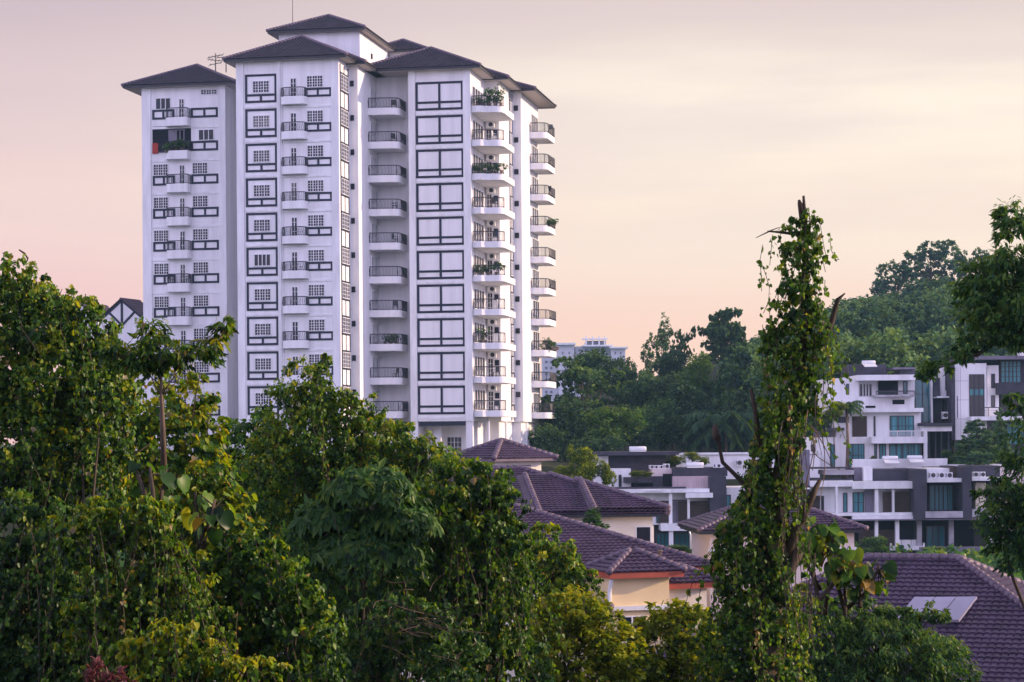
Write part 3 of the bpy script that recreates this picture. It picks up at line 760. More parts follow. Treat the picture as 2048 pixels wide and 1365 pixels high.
h.box('carport_roof', 'grey', 1628, 856, 1689, 862, -2.0, 4.5); h.box('carport_roof', 'concrete', 1628, 862, 1672, 874, 1.2, .3)
h.win(1829, 759, 1861, 846, 4.4, 2, 3, 'teal', 'rail', 'glass_shaft'); h.box('wall', 'grey', 1829, 760, 1862, 850, 4.5, 6); h.box('shaft_fin', 'white2', 1861.5, 752, 1866, 847, 3.6, 7)
h.box('roof_slab', 'midgrey', 1787, 735, 1832, 739, 6, 5); h.box('wall', 'midgrey', 1800, 739, 1830, 751, 8, 3)
h.rail(1752, 782, 1829, 790, .7)
water_tank(1725, 1752, 721, 729, 211, 'white solar tank on the dark roof box of the stepped white house')
# R2b: carport link between
h2 = HB('low dark carport house with a white beam, between the two upper white houses', 1880, 207, TG)
h2.box('roof_slab', 'grey', 1843, 846, 1908, 852, -2.5, 8); h2.box('beam', 'white2', 1843, 852.3, 1904, 863, -2.0, 1.0); h2.box('interior', 'interior', 1856, 863, 1903, 925, 2, 5)
for x in (1857, 1870, 1882, 1896): h2.box('post', 'grey', x, 864, x+3, 922, -.8, .4)
h2.box('wall', 'grey', 1866, 756, 1903, 846, 3.5, 7); h2.box('wall', 'white', 1883, 735, 1903, 795, 2.6, 8); h2.win(1890, 746, 1901, 781, 2.6, 2, 2, 'curtain')
h2.box('balcony_slab', 'white2', 1874, 793, 1904, 796, 1.2, 3); h2.win(1882, 798, 1890, 846, 3.4, 1, 1, 'glass'); h2.box('balcony_front', 'grey', 1868, 772, 1880, 794, 1.4, .3)
ac_unit(1890, 838, 208.5, 12, 14, 'white air conditioner box mounted high in the dark gap between two white houses')
# R3: right upper house
h3 = HB('tall white panelled house with a dark fin and tall window, at the upper right', 1960, 208, TG)
h3.box('fin', 'grey', 1902, 729, 1909.5, 880, -.8, 9); h3.box('wall', 'white', 1909.7, 727, 1974, 880, -.4, 9); h3.box('wall', 'white', 1974, 731, 1998, 840, .4, 9)
h3.win(1938, 749, 1969, 834, -.4, 3, 4, 'glass'); h3.box('glass_band', 'curtain', 1939, 779, 1968, 791, -.44, .03)
h3.win(1982, 748, 1990, 777, .4, 1, 1, 'glass'); h3.win(1982, 791, 1990, 815, .4, 1, 1, 'glass')
h3.box('wall', 'grey', 1998, 719, 2075, 900, 1.2, 9); h3.win(2001, 722, 2042, 766, 1.2, 5, 4, 'curtain'); h3.box('balcony_front', 'grey', 1994, 766, 2070, 789, -.3, 1.4)
h3.win(2001, 792, 2060, 816, 1.2, 5, 1, 'glass'); h3.box('roof_slab', 'midgrey', 1953, 712, 2090, 719, -1, 9); h3.box('roof_box', 'grey', 1911, 711, 1966, 727, 4, 5)
h3.box('balcony_slab', 'white2', 1942, 833, 2075, 841, -2.2, 3); h3.rail(1946, 815, 2070, 833, -2.0); h3.win(2012, 846, 2060, 890, 1.2, 4, 1, 'curtain'); h3.box('wall', 'midgrey', 1942, 841, 2075, 960, 1.3, 8)
for z in (762, 800, 838):
    h3.box('panel_joint', 'midgrey', 1910, z, 1937, z+.6, -.405, .02)
h3.box('panel_joint', 'midgrey', 1921, 728, 1921.7, 878, -.407, .02)
h3.box('slit', 'grey', 1914, 793, 1916, 836, -.41, .02)
water_tank(1923, 1938, 705, 712, 214, 'white solar tank on the roof of the tall panelled house'); water_tank(2037, 2052, 705, 712, 212, 'white solar tank at the right end of the upper roofs')
# R1: lower front terrace
h = HB('lower white terrace house with brown blinds, slim columns and a dark concrete fin', 1740, 188, TG)
h.box('wall', 'white', 1620, 974, 1828, 1030, .8, 9); h.box('roof_slab', 'white2', 1620, 962, 1706, 974, -.4, 9); h.box('roof_slab', 'white2', 1706, 963.5, 1830, 978, -.9, 10)
h.box('wall', 'midgrey', 1730, 978, 1752, 1027, .6, .3)
h.win(1686, 986, 1695, 1026, .8, 1, 2, 'curtain'); h.win(1705, 985, 1728, 1026, .8, 2, 2, 'curtain'); h.win(1642, 992, 1648, 1022, .8, 1, 1, 'glass'); h.blind(1622, 992, 1639, 1026, .75, 2)
for (a, b) in ((1671, 1676), (1750, 1757), (1785, 1789)): h.box('column', 'white2', a, 974, b, 1028, -.6, .5)
h.blind(1766, 984, 1784, 1026, .2, 2); h.blind(1790, 984, 1826, 1026, .2, 4)
h.box('floor_slab', 'white2', 1640, 1026, 1830, 1032, -.8, 8); h.box('balcony_front', 'white2', 1705, 1032.3, 1829, 1039, -1.1, .6)
for (a, b) in ((1750, 1757), (1791, 1799)): h.box('column', 'white2', a, 1039.3, b, 1110, -.9, .5)
h.blind(1718, 1060, 1749, 1100, .5, 3); h.blind(1758, 1060, 1790, 1100, .5, 3); h.box('interior', 'interior', 1640, 1040, 1828, 1108, 1.2, 6)
h.box('fin', 'grey', 1828.5, 939, 1854, 1039, -1.8, 10); h.box('parapet', 'grey', 1745, 939, 1828, 963, 1.5, 6); h.box('pillar', 'white2', 1727, 934, 1745, 962, 1.2, 2); h.box('roof_box', 'midgrey', 1708, 936, 1727, 962, 2, 4)
h.box('roof_deck', 'grey', 1622, 958, 1706, 962, .6, 6); h.box('pergola_roof', 'concrete', 1649, 941, 1708, 950, 1, 4); h.box('pergola_beam', 'grey', 1622, 935, 1700, 938, 3, 3)
for x in (1660, 1680, 1702): h.box('post', 'grey', x, 950, x+2, 958, 1.2, .3)
h.box('parapet', 'white', 1705, 918, 1895, 934, 10, .5)
water_tank(1766, 1797, 912, 921, 197, 'left one of two white solar tanks on the long white parapet'); water_tank(1816, 1846, 911, 919, 197, 'right one of two white solar tanks on the long white parapet')
h = HB('dark fronted terrace house with teal curtains and a concrete balcony', 1890, 188, TG)
h.box('fin', 'grey', 1925, 934, 1944, 1038, -1.8, 10); h.box('interior', 'interior', 1854.2, 966, 1924.8, 1040, 1.6, 6); h.win(1858, 970, 1906, 1022, 1.55, 5, 1, 'curtain')
h.box('roof_slab', 'white2', 1854.2, 957, 1924.8, 965, -1.4, 8); h.box('wall', 'white', 1854.2, 937, 1900, 957, 1.0, 5); h.box('wall', 'louvre', 1900, 935, 1924.8, 957, .7, 5); h.box('balcony_front', 'concrete', 1851, 1023, 1926, 1036, -1.9, .3)
h.box('floor_slab', 'midgrey', 1640, 1038.6, 2010, 1041, -1.6, 8)
for (a, b) in ((1834, 1844), (1898, 1908)): h.box('column', 'concrete', a, 1041.3, b, 1100, .3, .5)
h.box('interior', 'interior', 1828.5, 1041.3, 1944, 1100, 3.0, 5); h.win(1852, 1052, 1890, 1098, 2.9, 3, 1, 'teal'); h.win(1818, 1045, 1830, 1098, 2.9, 1, 1, 'teal')
h.box('balcony_front', 'midgrey', 1840, 1094, 2020, 1112, -1.8, .4); h.box('wall', 'grey', 1640, 1108, 2030, 1150, -1.5, 9)
for i, x in enumerate((1865, 1882, 1898)):
    ac_unit(x, 957, 187.5, 15, 12, ('left', 'middle', 'right')[i]+' air conditioner of three on the ledge between the dark fins', rz=0)
h = HB('right end terrace house with a dark roof edge and cream wall, behind the drooping branches', 1975, 188, TG)
h.box('roof_slab', 'white2', 1944.3, 955, 2005, 962, -1.2, 8); h.box('wall', 'grey', 1944.3, 932, 2000, 955, 1.5, 6); h.box('interior', 'interior', 1944.3, 962, 2004, 1040, 2.2, 6); h.box('wall', 'cream', 1951, 966, 1972, 1022, 1.2, .9)
h.win(1974, 968, 1998, 1020, 2.1, 3, 1, 'louvre'); h.box('balcony_front', 'concrete', 1944.3, 1018, 2005, 1034, -1.7, .3); h.box('interior', 'interior', 1944.3, 1041.3, 2010, 1100, 3, 5); h.win(1948, 1044, 1972, 1096, 2.9, 4, 1, 'louvre'); h.box('column', 'white2', 1975, 1041.3, 1990, 1098, .4, .5)
h.box('parapet', 'white', 1896, 929, 2010, 950, 9, .5); h.box('wall', 'pink', 2000.3, 934, 2060, 1100, 1.5, 7)
for i, x in enumerate((1951, 1965)): ac_unit(x, 955, 187.6, 12, 11, ('left', 'right')[i]+' air conditioner of the pair on the ledge right of the dark fins')
sofa = empty('sofa', P(1815, 1101, 188.2), 0); tag(sofa, 'white outdoor sofa on the lower terrace behind a slim column', 'sofa')
MB().box(-1.3, 1.3, 0, .8, 0, .35).build('seat', M['plastic'], sofa)
for x in (-.8, 0, .8): MB().box(x-.38, x+.38, .45, .8, .36, .85).build('backrest', M['plastic'], sofa)
MB().box(-1.45, -1.302, 0, .8, 0, .6).build('armrest', M['plastic'], sofa); MB().box(1.302, 1.45, 0, .8, 0, .6).build('armrest', M['plastic'], sofa)
# M1: houses in the middle
h = HB('white house with flat dark roof slab, planter box and pink louvred box', 1320, 190, TG)
h.box('roof_slab', 'grey', 1192, 904, 1358, 911, 4, 8); h.box('wall', 'grey', 1217, 911, 1331, 940, 6, 5); h.box('wall', 'white', 1188, 913, 1217, 975, 5.5, 6); h.box('wall', 'white', 1217, 938, 1262, 976, 2, 6); h.win(1237, 950, 1243, 975, 2, 1, 1, 'glass')
h.box('planter', 'grey', 1248, 955, 1306, 966, .6, 1.6); h.box('interior', 'interior', 1258, 966, 1308, 976, 2.1, 4); h.box('wall', 'pink', 1304, 938, 1345, 953, 3, 5); h.box('wall', 'grey', 1306, 953, 1345, 976, 2.0, 5); h.box('opening', 'interior', 1326, 948, 1345, 974, 1.9, .2)
h.box('parapet', 'grey', 1345.3, 936, 1455, 953, 1.8, 6); h.box('louvred_box', 'pinklouvre', 1345.3, 953, 1419, 985, 1.0, 5); h.box('fin', 'grey', 1419.3, 953.3, 1453, 1040, -.6, 9)
h.box('roof_slab', 'grey', 1222, 975, 1372, 978, -.4, 8); h.box('roof_slab', 'white2', 1222, 978.3, 1419, 986, -.8, 8); h.box('beam', 'white2', 1372, 986.3, 1426, 996, -1.2, 1.2); h.box('wall', 'white', 1222, 986.3, 1419, 1050, 1.0, 8)
h.box('roof_skylight', 'white2', 1288, 980, 1322, 983.5, -.9, .2)
h.blind(1318, 1002, 1337, 1048, .9, 2); h.win(1342, 1000, 1374, 1048, .9, 1, 1, 'midgrey'); h.blind(1357, 1003, 1375, 1048, .6, 2); h.blind(1380, 1003, 1425, 1047, .4, 4); h.win(1312, 1004, 1320, 1046, .95, 1, 1, 'teal')
for (a, b) in ((1338, 1345), (1375, 1380)): h.box('column', 'white2', a, 986.3, b, 1052, -.5, .5)
h.box('floor_slab', 'white2', 1322, 1047.3, 1440, 1062, -1.0, 8); h.box('column', 'white2', 1338, 1062.3, 1347, 1110, -.7, .5); h.box('wall', 'grey', 1222, 1050, 1440, 1130, 2.5, 6); h.win(1312, 1066, 1338, 1100, 2.45, 3, 1, 'teal'); h.win(1348, 1066, 1400, 1100, 2.45, 5, 1, 'teal')
h.win(1452, 990, 1462, 1036, 1.0, 1, 1, 'curtain'); h.box('wall', 'white', 1453.3, 975, 1640, 1120, 1.1, 7)
water_tank(1259, 1293, 893, 904, 196, 'white solar tank standing on the flat dark roof slab'); water_tank(1373, 1408, 925, 935, 193, 'white solar tank beside the roof garden plants')
for i, x in enumerate((1303, 1312, 1322, 1333)): ac_unit(x, 938, 194, 10 if i < 3 else 13, 7 if i < 3 else 10, ('small white roof unit nearest the planter box', 'second small white roof unit from the planter box', 'third small white roof unit, next to the large one', 'largest white air conditioner in the row on the pink parapet')[i])
ac_unit(1436, 936, 191.5, 18, 8, 'air conditioner on the dark parapet beside the vine trunk')
h = HB('long white parapet house partly hidden by the vine-covered trunk', 1440, 204, TG)
h.box('wall', 'white', 1365, 907, 1640, 990, 0, 8); h.box('parapet', 'white2', 1362, 905, 1640, 909, -.3, .8)
ac_unit(1478, 932, 203.4, 12, 12, 'air conditioner against the white parapet wall left of the vine trunk')
h = HB('dark house edge with a small white sign-like beam right beside the vine trunk', 1630, 186, TG)
h.box('wall', 'grey', 1600, 972, 1621, 1040, .4, 6); h.box('beam', 'white2', 1600, 976, 1620, 979, .1, .25); h.box('wall', 'midgrey', 1604, 900, 1620, 972, 2, 5)
# street lamp
D = 150; b0 = P(1381, 1108, D); lamp = empty('street_lamp', (b0.x, b0.y, gz(b0.x, b0.y)), 0); tag(lamp, 'grey street lamp with curved arm between the purple roofs and the white houses', 'street lamp')
zt_ = P(1381, 1070, D).z-lamp.location.z; k = D/F
MB().tube([(0, 0, 0), (0, 0, zt_), (-3*k, 0, zt_+10*k), (-10*k, 0, zt_+16*k), (-22*k, 0, zt_+19*k)], [.08, .06, .05, .045, .04], 7).build('pole', M['metal'], lamp, True)
MB().box(-29*k, -20*k, -.1, .1, zt_+18*k, zt_+21*k).build('lamp_head', M['metal'], lamp)
# distant condominium
DK = 900
class Far(HB):
    def __init__(s): s.D = DK; p = P(1180, 800, DK); s.o = Vector((p.x, DK, 0)); s.root = house('apartment_block', 'pale hazy apartment block far away above the trees', s.o, 0, None, 'apartment block')
h = Far()
h.box('wall', 'condo', 1117, 690, 1150, 900, 0, 40); h.box('wall', 'condo', 1150, 693, 1222, 900, 6, 30); h.box('wall', 'condo', 1222, 697, 1252, 900, -3, 40); h.box('wall', 'condo', 1085, 712, 1117, 900, 12, 30)
h.box('roof_slab', 'white2', 1112, 686, 1151, 690, -3, 40); h.box('roof_slab', 'white2', 1165, 690, 1226, 693, -3, 40); h.box('roof_slab', 'white2', 1220, 694, 1256, 697, -6, 40)
h.box('roof_box', 'midgrey', 1172, 682, 1212, 690, 4, 16); h.box('pergola_beam', 'white2', 1164, 677, 1216, 679.5, 0, 3)
for x in (1171, 1184, 1197, 1208): h.box('post', 'white2', x, 673, x+2.5, 690, 1, 2)
for i in range(6):
    for x in (1124, 1137, 1229, 1240): h.box('window', 'midgrey', x, 704+i*12, x+3, 709+i*12, -.2 if x < 1200 else -3.2, .3)
    for x in (1156, 1168, 1180, 1192, 1204): h.box('balcony', 'white2', x, 704+i*12, x+9, 708+i*12, 3, 2.9); h.box('window', 'midgrey', x+1, 699+i*12, x+8, 704+i*12, 5.8, .3)
    for x in (1090, 1100): h.box('window', 'midgrey', x, 722+i*12, x+5, 727+i*12, 11.8, .3)
# ------------------------------------------------------------------ foliage: every crown is thousands of separate leaves
def nrm(a): return a/np.maximum(np.linalg.norm(a, axis=-1, keepdims=True), 1e-9)
TPL = {  # half outline (across, along) from stalk to tip, ridge fold, droop of the blade
    'ovate': ([(.33, .22), (.36, .55)], .08, .12), 'heart': ([(.46, .10), (.42, .50)], .12, .14),
    'long': ([(.16, .25), (.14, .65)], .05, .14), 'blade': ([(.05, .15), (.06, .5)], .01, .25), 'clump': ([(.50, .20), (.46, .70)], .16, .1),
    'big': ([(.22, -.10), (.44, .02), (.50, .25), (.40, .55), (.20, .82)], .13, .30)}
def leaf_mesh(name, pos, tip, nor, size, tint, kind, material, parent=None, smooth=False):
    """pos,tip,nor (n,3); size (n,)"""
    sides, fold, sag = TPL[kind]; n = len(pos); ns = len(sides)
    d = nrm(tip); x = nrm(np.cross(d, nor)); z = np.cross(x, d)
    s = size[:, None]
    rib = len(sides) > 2
    L_ = [pos+(-x*a+d*l+z*(fold*(1 if a > .3 else .6)-sag*max(l, 0)**2))*s for a, l in sides]
    R_ = [pos+(x*a+d*l+z*(fold*(1 if a > .3 else .6)-sag*max(l, 0)**2))*s for a, l in sides]
    tipv = pos+(d-z*sag)*s
    if rib:
        C_ = [pos+(d*max(l, 0)-z*sag*max(l, 0)**2)*s for a, l in sides]
        V = np.stack([pos]+L_+R_+C_+[tipv], 1); nv = 3*ns+2; q = []
        for side, off in ((0, 1), (1, 1+ns)):
            for i in range(1, ns):
                f = [off+i-1, off+i, 1+2*ns+i, 1+2*ns+i-1]; q.append(f if side else f[::-1])
            f = [off+ns-1, nv-1, nv-1, 1+2*ns+ns-1]; q.append([off+ns-1, nv-1, 1+2*ns+ns-1, 1+2*ns+ns-2] if 0 else [1+2*ns+ns-1, off+ns-1, nv-1, nv-1])
    else:
        V = np.stack([pos]+L_+[tipv]+R_[::-1], 1); nv = 6; q = [[0, 3, 2, 1], [0, 5, 4, 3]]
    V = V.reshape(-1, 3); b = (np.arange(n)*nv)[:, None]
    me = bpy.data.meshes.new(name)
    if rib:
        quads = [f for f in q if len(set(f)) == 4]; tris = [f[:3] for f in q if len(set(f)) == 3]
        fs = np.concatenate([(b+np.array([f])) for f in quads]).reshape(-1, 4).tolist(); order = len(quads)
        ft = np.concatenate([(b+np.array([f])) for f in tris]).reshape(-1, 3).tolist()
        me.from_pydata(V.tolist(), [], fs+ft); tt = np.concatenate([np.tile(tint, len(quads)), np.tile(tint, len(tris))])
        me.polygons.foreach_set('use_smooth', [True]*len(tt))
    else:
        Fq = np.concatenate([b+np.array([f]) for f in q], 1).reshape(-1, 4)
        me.vertices.add(len(V)); me.vertices.foreach_set('co', V.astype(np.float32).ravel())
        me.loops.add(Fq.size); me.loops.foreach_set('vertex_index', Fq.astype(np.int32).ravel())
        me.polygons.add(len(Fq)); me.polygons.foreach_set('loop_start', (np.arange(len(Fq))*4).astype(np.int32))
        me.polygons.foreach_set('loop_total', np.full(len(Fq), 4, np.int32)); tt = np.repeat(tint, 2)
    at = me.attributes.new('tint', 'FLOAT', 'FACE'); at.data.foreach_set('value', tt.astype(np.float32))
    me.materials.append(material); me.update(calc_edges=True)
    global NLEAF; NLEAF = NLEAF+n
    o = bpy.data.objects.new(name, me); COL.objects.link(o)
    if parent: o.parent = parent
    return o
NLEAF = 0
def sphere_pts(n):
    return nrm(rng.normal(size=(n, 3)))
def lumps(dirs, seed, amp, freq=3.0):
    r = np.random.default_rng(seed); s = np.zeros(len(dirs))
    for i in range(7):
        k = nrm(r.normal(size=3))*freq*(.6+1.4*r.random()); s += np.cos(dirs@k*(1+.25*i)+r.random()*6.28)/(1+.18*i)
    return amp*s/2.2
def crown_points(blobs, dens, size, puff=.28, per=26, lump=.16, inner=.35, seed=0, keep=.80, layer=0.):
    """blobs (cx,cy,cz,rx,ry,rz): clumps of leaves over the blob surfaces, thinner inside; returns pos, outward, rim"""
    P_, O_, K_ = [], [], []
    B = np.array(blobs, float)
    for i, bb in enumerate(B):
        c, r = bb[:3], bb[3:]
        area = 4*np.pi*((r[0]*r[1])**1.6/3+(r[0]*r[2])**1.6/3+(r[1]*r[2])**1.6/3)**(1/1.6)
        n = max(20, int(dens*area/(size*size))); nc = max(10, n//per)
        u = sphere_pts(nc); rad = 1+lumps(u, seed+i, lump)+rng.normal(0, .05, nc)
        deep = rng.random(nc) < inner; rad = np.where(deep, rad*(.45+.45*rng.random(nc)), rad)
        cp = c+u*r*rad[:, None]
        pr = puff*min(r.min(), r.mean()*.8)*(.5+1.0*rng.random(nc))
        v = sphere_pts(nc*per).reshape(nc, per, 3)*(rng.random((nc, per, 1))**.4)
        if layer: v[..., 2] *= layer
        p = cp[:, None]+v*pr[:, None, None]
        o = nrm(.8*nrm(u/r)[:, None]+.75*v)
        P_.append(p.reshape(-1, 3)); O_.append(o.reshape(-1, 3))
        K_.append(np.repeat(rng.normal(0, 1, nc), per))
    p = np.concatenate(P_); o = np.concatenate(O_); k = np.concatenate(K_)
    ok = np.ones(len(p), bool)
    cnt = np.zeros(len(p))
    for bb in B:
        f = np.linalg.norm((p-bb[:3])/bb[3:], axis=1); cnt += f < keep*.72
    ok = (cnt == 0) | (rng.random(len(p)) < .18)
    return p[ok], o[ok], k[ok]
def blobs_px(lst, D, depth=1.0):
    """(px,py,rx,ry[,dD]) outline ellipses in photo pixels -> world ellipsoids at distance D"""
    out = []
    for q in lst:
        dd = q[4] if len(q) > 4 else 0
        c = P(q[0], q[1], D+dd); k = (D+dd)/F
        rx, rz = q[2]*k, q[3]*k
        out.append((c.x, c.y, c.z, rx, depth*(rx*rz)**.5*(.9 if rx < 3 else .8), rz))
    return out
DOWN = np.array([0, 0, -1.])
def orient(p, o, mode, n):
    j = rng.normal(size=(n, 3))
    if mode == 'drape':      # shingled vine leaves: face outward and up a little, tips hang
        nor = nrm(o*np.array([1, 1, .6])+np.array([0, 0, .35])+.45*j)
        tip = nrm(DOWN*1.0+o*.35+.45*rng.normal(size=(n, 3)))
    elif mode == 'up':       # flat spread leaves
        nor = nrm(np.array([0, 0, 1.])+.35*o+.40*j); tip = nrm(o*np.array([1, 1, .2])+np.array([0, 0, -.15])+.6*rng.normal(size=(n, 3)))
    elif mode == 'droop':
        nor = nrm(o+np.array([0, 0, .8])+.5*j); tip = nrm(o*np.array([1, 1, .2])+DOWN*.75+.45*rng.normal(size=(n, 3)))
    else:
        nor = nrm(o+.8*j+np.array([0, 0, .4])); tip = nrm(rng.normal(size=(n, 3))+.5*o)
    return tip, nor
def limb(mb, a, b, r0, r1, bend=.12, n=5, sides=6):
    a = Vector(a); b = Vector(b); L = (b-a).length; pts = []; rr = []
    off = Vector((random.gauss(0, 1), random.gauss(0, 1), random.gauss(0, .4)))*bend*L
    for i in range(n+1):
        t = i/n; pts.append(a+(b-a)*t+off*math.sin(math.pi*t)*.6); rr.append(r0+(r1-r0)*t)
    mb.tube(pts, rr, sides)
def trunk_limbs(root, base, blobs, r0, material, top=None, limbs=10):
    """tapered trunk from base with limbs into the blobs; coordinates local to root"""
    B = sorted(blobs, key=lambda b: -b[3]*b[5]); m = MB()
    cz = sum(b[2] for b in B)/len(B)
    top = Vector(top) if top else Vector((sum(b[0] for b in B)/len(B), sum(b[1] for b in B)/len(B), cz))
    base = Vector(base); mid = base.lerp(top, .55)+Vector((random.uniform(-1.5, 1.5)*r0, random.uniform(-1.5, 1.5)*r0, 0))
    m.tube([base-Vector((0, 0, .3)), base.lerp(mid, .5), mid, top], [r0*1.25, r0, r0*.7, r0*.15], 8)
    for b in B[:limbs]:
        c = Vector(b[:3]); s = mid.lerp(top, random.uniform(0, .9)); limb(m, s, c, r0*.26, r0*.05)
        for i in range(3):
            e = c+Vector((random.gauss(0, .55)*b[3], random.gauss(0, .55)*b[4], random.gauss(.1, .5)*b[5])); limb(m, c.lerp(s, .35), e, r0*.09, .008, n=4, sides=4)
    return m.build('trunk', material, root, True)
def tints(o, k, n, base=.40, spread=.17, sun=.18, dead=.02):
    t = base+spread*rng.normal(size=n)+.13*k+(sun+.08)*np.clip(o[:, 2], 0, 1)  # upward-facing leaves tinted lighter: sunlight painted into the leaf colour
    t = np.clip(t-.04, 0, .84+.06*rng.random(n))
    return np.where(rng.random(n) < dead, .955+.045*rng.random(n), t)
def tree(name, label, lst, D, base_px, leaf, size, mode, kind='ovate', dens=1.6, group=None, cat='tree', depth=1.0, trunk_r=.16, per=26, puff=.28,
         lump=.16, inner=.35, tint=(.40, .17, .18, .02), trunk='bark', layer=0., limbs=10, crown='crown', ground=None, top_px=None):
    k = D/F; bl = blobs_px(lst, D, depth); b = P(base_px[0], base_px[1] if base_px[1] else 880, D)
    bz = ground if ground is not None else (b.z if base_px[1] else gz(b.x, b.y))
    root = empty(name, (b.x, b.y, bz)); tag(root, label, cat, group)
    loc = np.array([b.x, b.y, bz]); bl = [tuple(np.array(q)-np.concatenate([loc, np.zeros(3)])) for q in bl]
    p, o, kk = crown_points(bl, dens, size, puff, per, lump, inner, seed=int(lst[0][0]*7+lst[0][1]), layer=layer)
    n = len(p); tip, nor = orient(p, o, mode, n)
    s = size*np.clip(np.exp(rng.normal(0, .32, n)), .4, 2.2)
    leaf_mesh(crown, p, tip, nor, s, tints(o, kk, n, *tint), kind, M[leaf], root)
    if trunk: trunk_limbs(root, (0, 0, 0), bl, trunk_r, M[trunk], top=(P(*top_px, D)-Vector(loc)) if top_px else None, limbs=limbs)
    return root, bl, loc
def strands(root, starts, name, leafm, size, length, spacing, swing=.12, tint=.45, kind='heart', dead=.04, outw=None):
    """hanging vine stems with leaves on them; starts in root space"""
    m = MB(); ps = []; ts = []
    for i, st in enumerate(starts):
        L = length*(.35+.9*random.random()); p = Vector(st); pts = [p.copy()]; d = Vector((random.gauss(0, .25), random.gauss(0, .25), -1))
        if outw is not None: d += Vector(outw[i])*.4
        stp = .25
        for q in range(int(L/stp)):
            d = (d+Vector((random.gauss(0, swing), random.gauss(0, swing), -.12))).normalized(); p = p+d*stp; pts.append(p.copy())
        m.tube(pts, [.006]*len(pts), 3, cap=False)
        tb = tint+random.gauss(0, .1); isdead = random.random() < dead*3
        for a, b in zip(pts[:-1], pts[1:]):
            c = max(1, int(stp/spacing))
            for _ in range(c):
                ps.append(np.array(a.lerp(b, random.random()))+rng.normal(0, size*.35, 3)); ts.append(.97 if isdead and random.random() < .6 else tb+random.gauss(0, .1))
    ps = np.array(ps); n = len(ps)
    o = nrm(rng.normal(size=(n, 3))*np.array([1, 1, .3])+np.array([0, -.4, .1])); tip, nor = orient(ps, o, 'drape', n)
    lv = leaf_mesh(name, ps, tip, nor, size*np.clip(rng.normal(1, .25, n), .5, 1.6), np.clip(np.array(ts), 0, 1), kind, M[leafm], root)
    m.build('stem', M['bark'], lv)
    return lv
# ------------------------------------------------------------------ foreground jungle, each tree or shrub a thing
VG = 'vine-draped trees in the foreground'
def surf_starts(bl, n, up=.1):
    out = []; ow = []
    for _ in range(n):
        b = random.choice(bl); u = np.array(sphere_pts(1)[0]); u[2] = abs(u[2])*.9+up; u[1] = -abs(u[1])
        u = u/np.linalg.norm(u); out.append(tuple(np.array(b[:3])+u*np.array(b[3:])*1.02)); ow.append((u[0], u[1], 0))
    return out, ow
def draped(label, lst, D, base, size=.125, n_str=60, slen=2.2, **k):
    size *= .48; n_str = int(n_str*.85); slen *= .75
    if 'tint' in k: t = k['tint']; k['tint'] = (*t[:3], t[3]*.25)
    kw = dict(leaf='leaf', mode='drape', kind='heart', dens=3.2, group=VG, inner=.30, per=26, puff=.20, lump=.34); kw.update(k)
    root, bl, loc = tree('vine_covered_tree', label, lst, D, base, size=size, **kw)
    st, ow = surf_starts(bl, n_str); strands(root, st, 'vine', kw['leaf'], size*1.05, slen, .055, outw=ow, dead=.015)
    return root, bl
draped('tall vine-draped tree at the far left, its leafy peak level with the tower\'s middle floors',
       [(35, 585, 42, 60), (75, 640, 75, 80), (150, 665, 62, 70), (0, 700, 80, 120), (205, 720, 50, 60), (95, 760, 120, 110), (190, 830, 90, 90), (40, 880, 110, 110), (130, 930, 110, 90)], 38, (60, 0),
       tint=(.42, .2, .2, .05), n_str=90)
tree('slender_tree', 'slender tree with bare thin trunk and spreading crown before the tower\'s left wing',
     [(297, 668, 26, 32), (268, 712, 55, 26), (330, 705, 52, 30), (385, 712, 45, 22), (418, 690, 28, 18), (440, 662, 16, 22), (452, 645, 9, 16), (225, 700, 30, 18)], 36, (328, 912), 'leaf', .12, 'droop', 'long', 7.0,
     tint=(.40, .2, .2, .03), trunk_r=.042, top_px=(322, 700), depth=1.3, trunk='barkpale', inner=.5, per=16, puff=.5)
tree('leafy_shrub', 'leafy shrub with yellowing leaves behind the slender trunk, left of the tower', [(300, 815, 80, 85), (385, 800, 42, 50), (415, 850, 40, 60), (350, 880, 95, 70), (265, 880, 80, 70), (380, 950, 90, 70), (330, 1010, 120, 80), (420, 1050, 90, 70)], 39.5, (330, 0), 'leaf', .10, 'droop', 'ovate', 2.6,
     tint=(.55, .24, .2, .02), cat='shrub', trunk_r=.1)
draped('big vine-draped tree in the centre with a pointed leafy spire',
       [(628, 800, 55, 62), (646, 745, 16, 26), (652, 722, 8, 14), (575, 790, 28, 18), (690, 830, 55, 52), (745, 870, 55, 45), (810, 895, 55, 42), (865, 925, 48, 40), (620, 880, 100, 80), (740, 960, 110, 80), (840, 985, 70, 60), (560, 960, 90, 90)], 43, (640, 0),
       leaf='leaf', tint=(.45, .2, .22, .03), n_str=110, kind='ovate')
tree('dark_tree', 'dark broad tree between the slender trunk and the vine-draped spire', [(505, 870, 55, 48), (475, 915, 60, 60), (545, 930, 60, 60), (440, 950, 50, 55), (510, 1010, 90, 80)], 45, (500, 0), 'leafdark', .11, 'droop', 'ovate', 2.6, tint=(.45, .2, .15, .0), trunk_r=.15)
draped('round vine-covered tree right of the centre, dropping steeply to its right',
       [(935, 985, 72, 70), (880, 1040, 60, 80), (985, 1050, 55, 85), (1010, 1140, 52, 90), (940, 1130, 90, 110), (1000, 1240, 62, 90), (920, 1260, 100, 110)], 37, (950, 0), size=.13, tint=(.36, .18, .2, .035), n_str=140, slen=3.0)
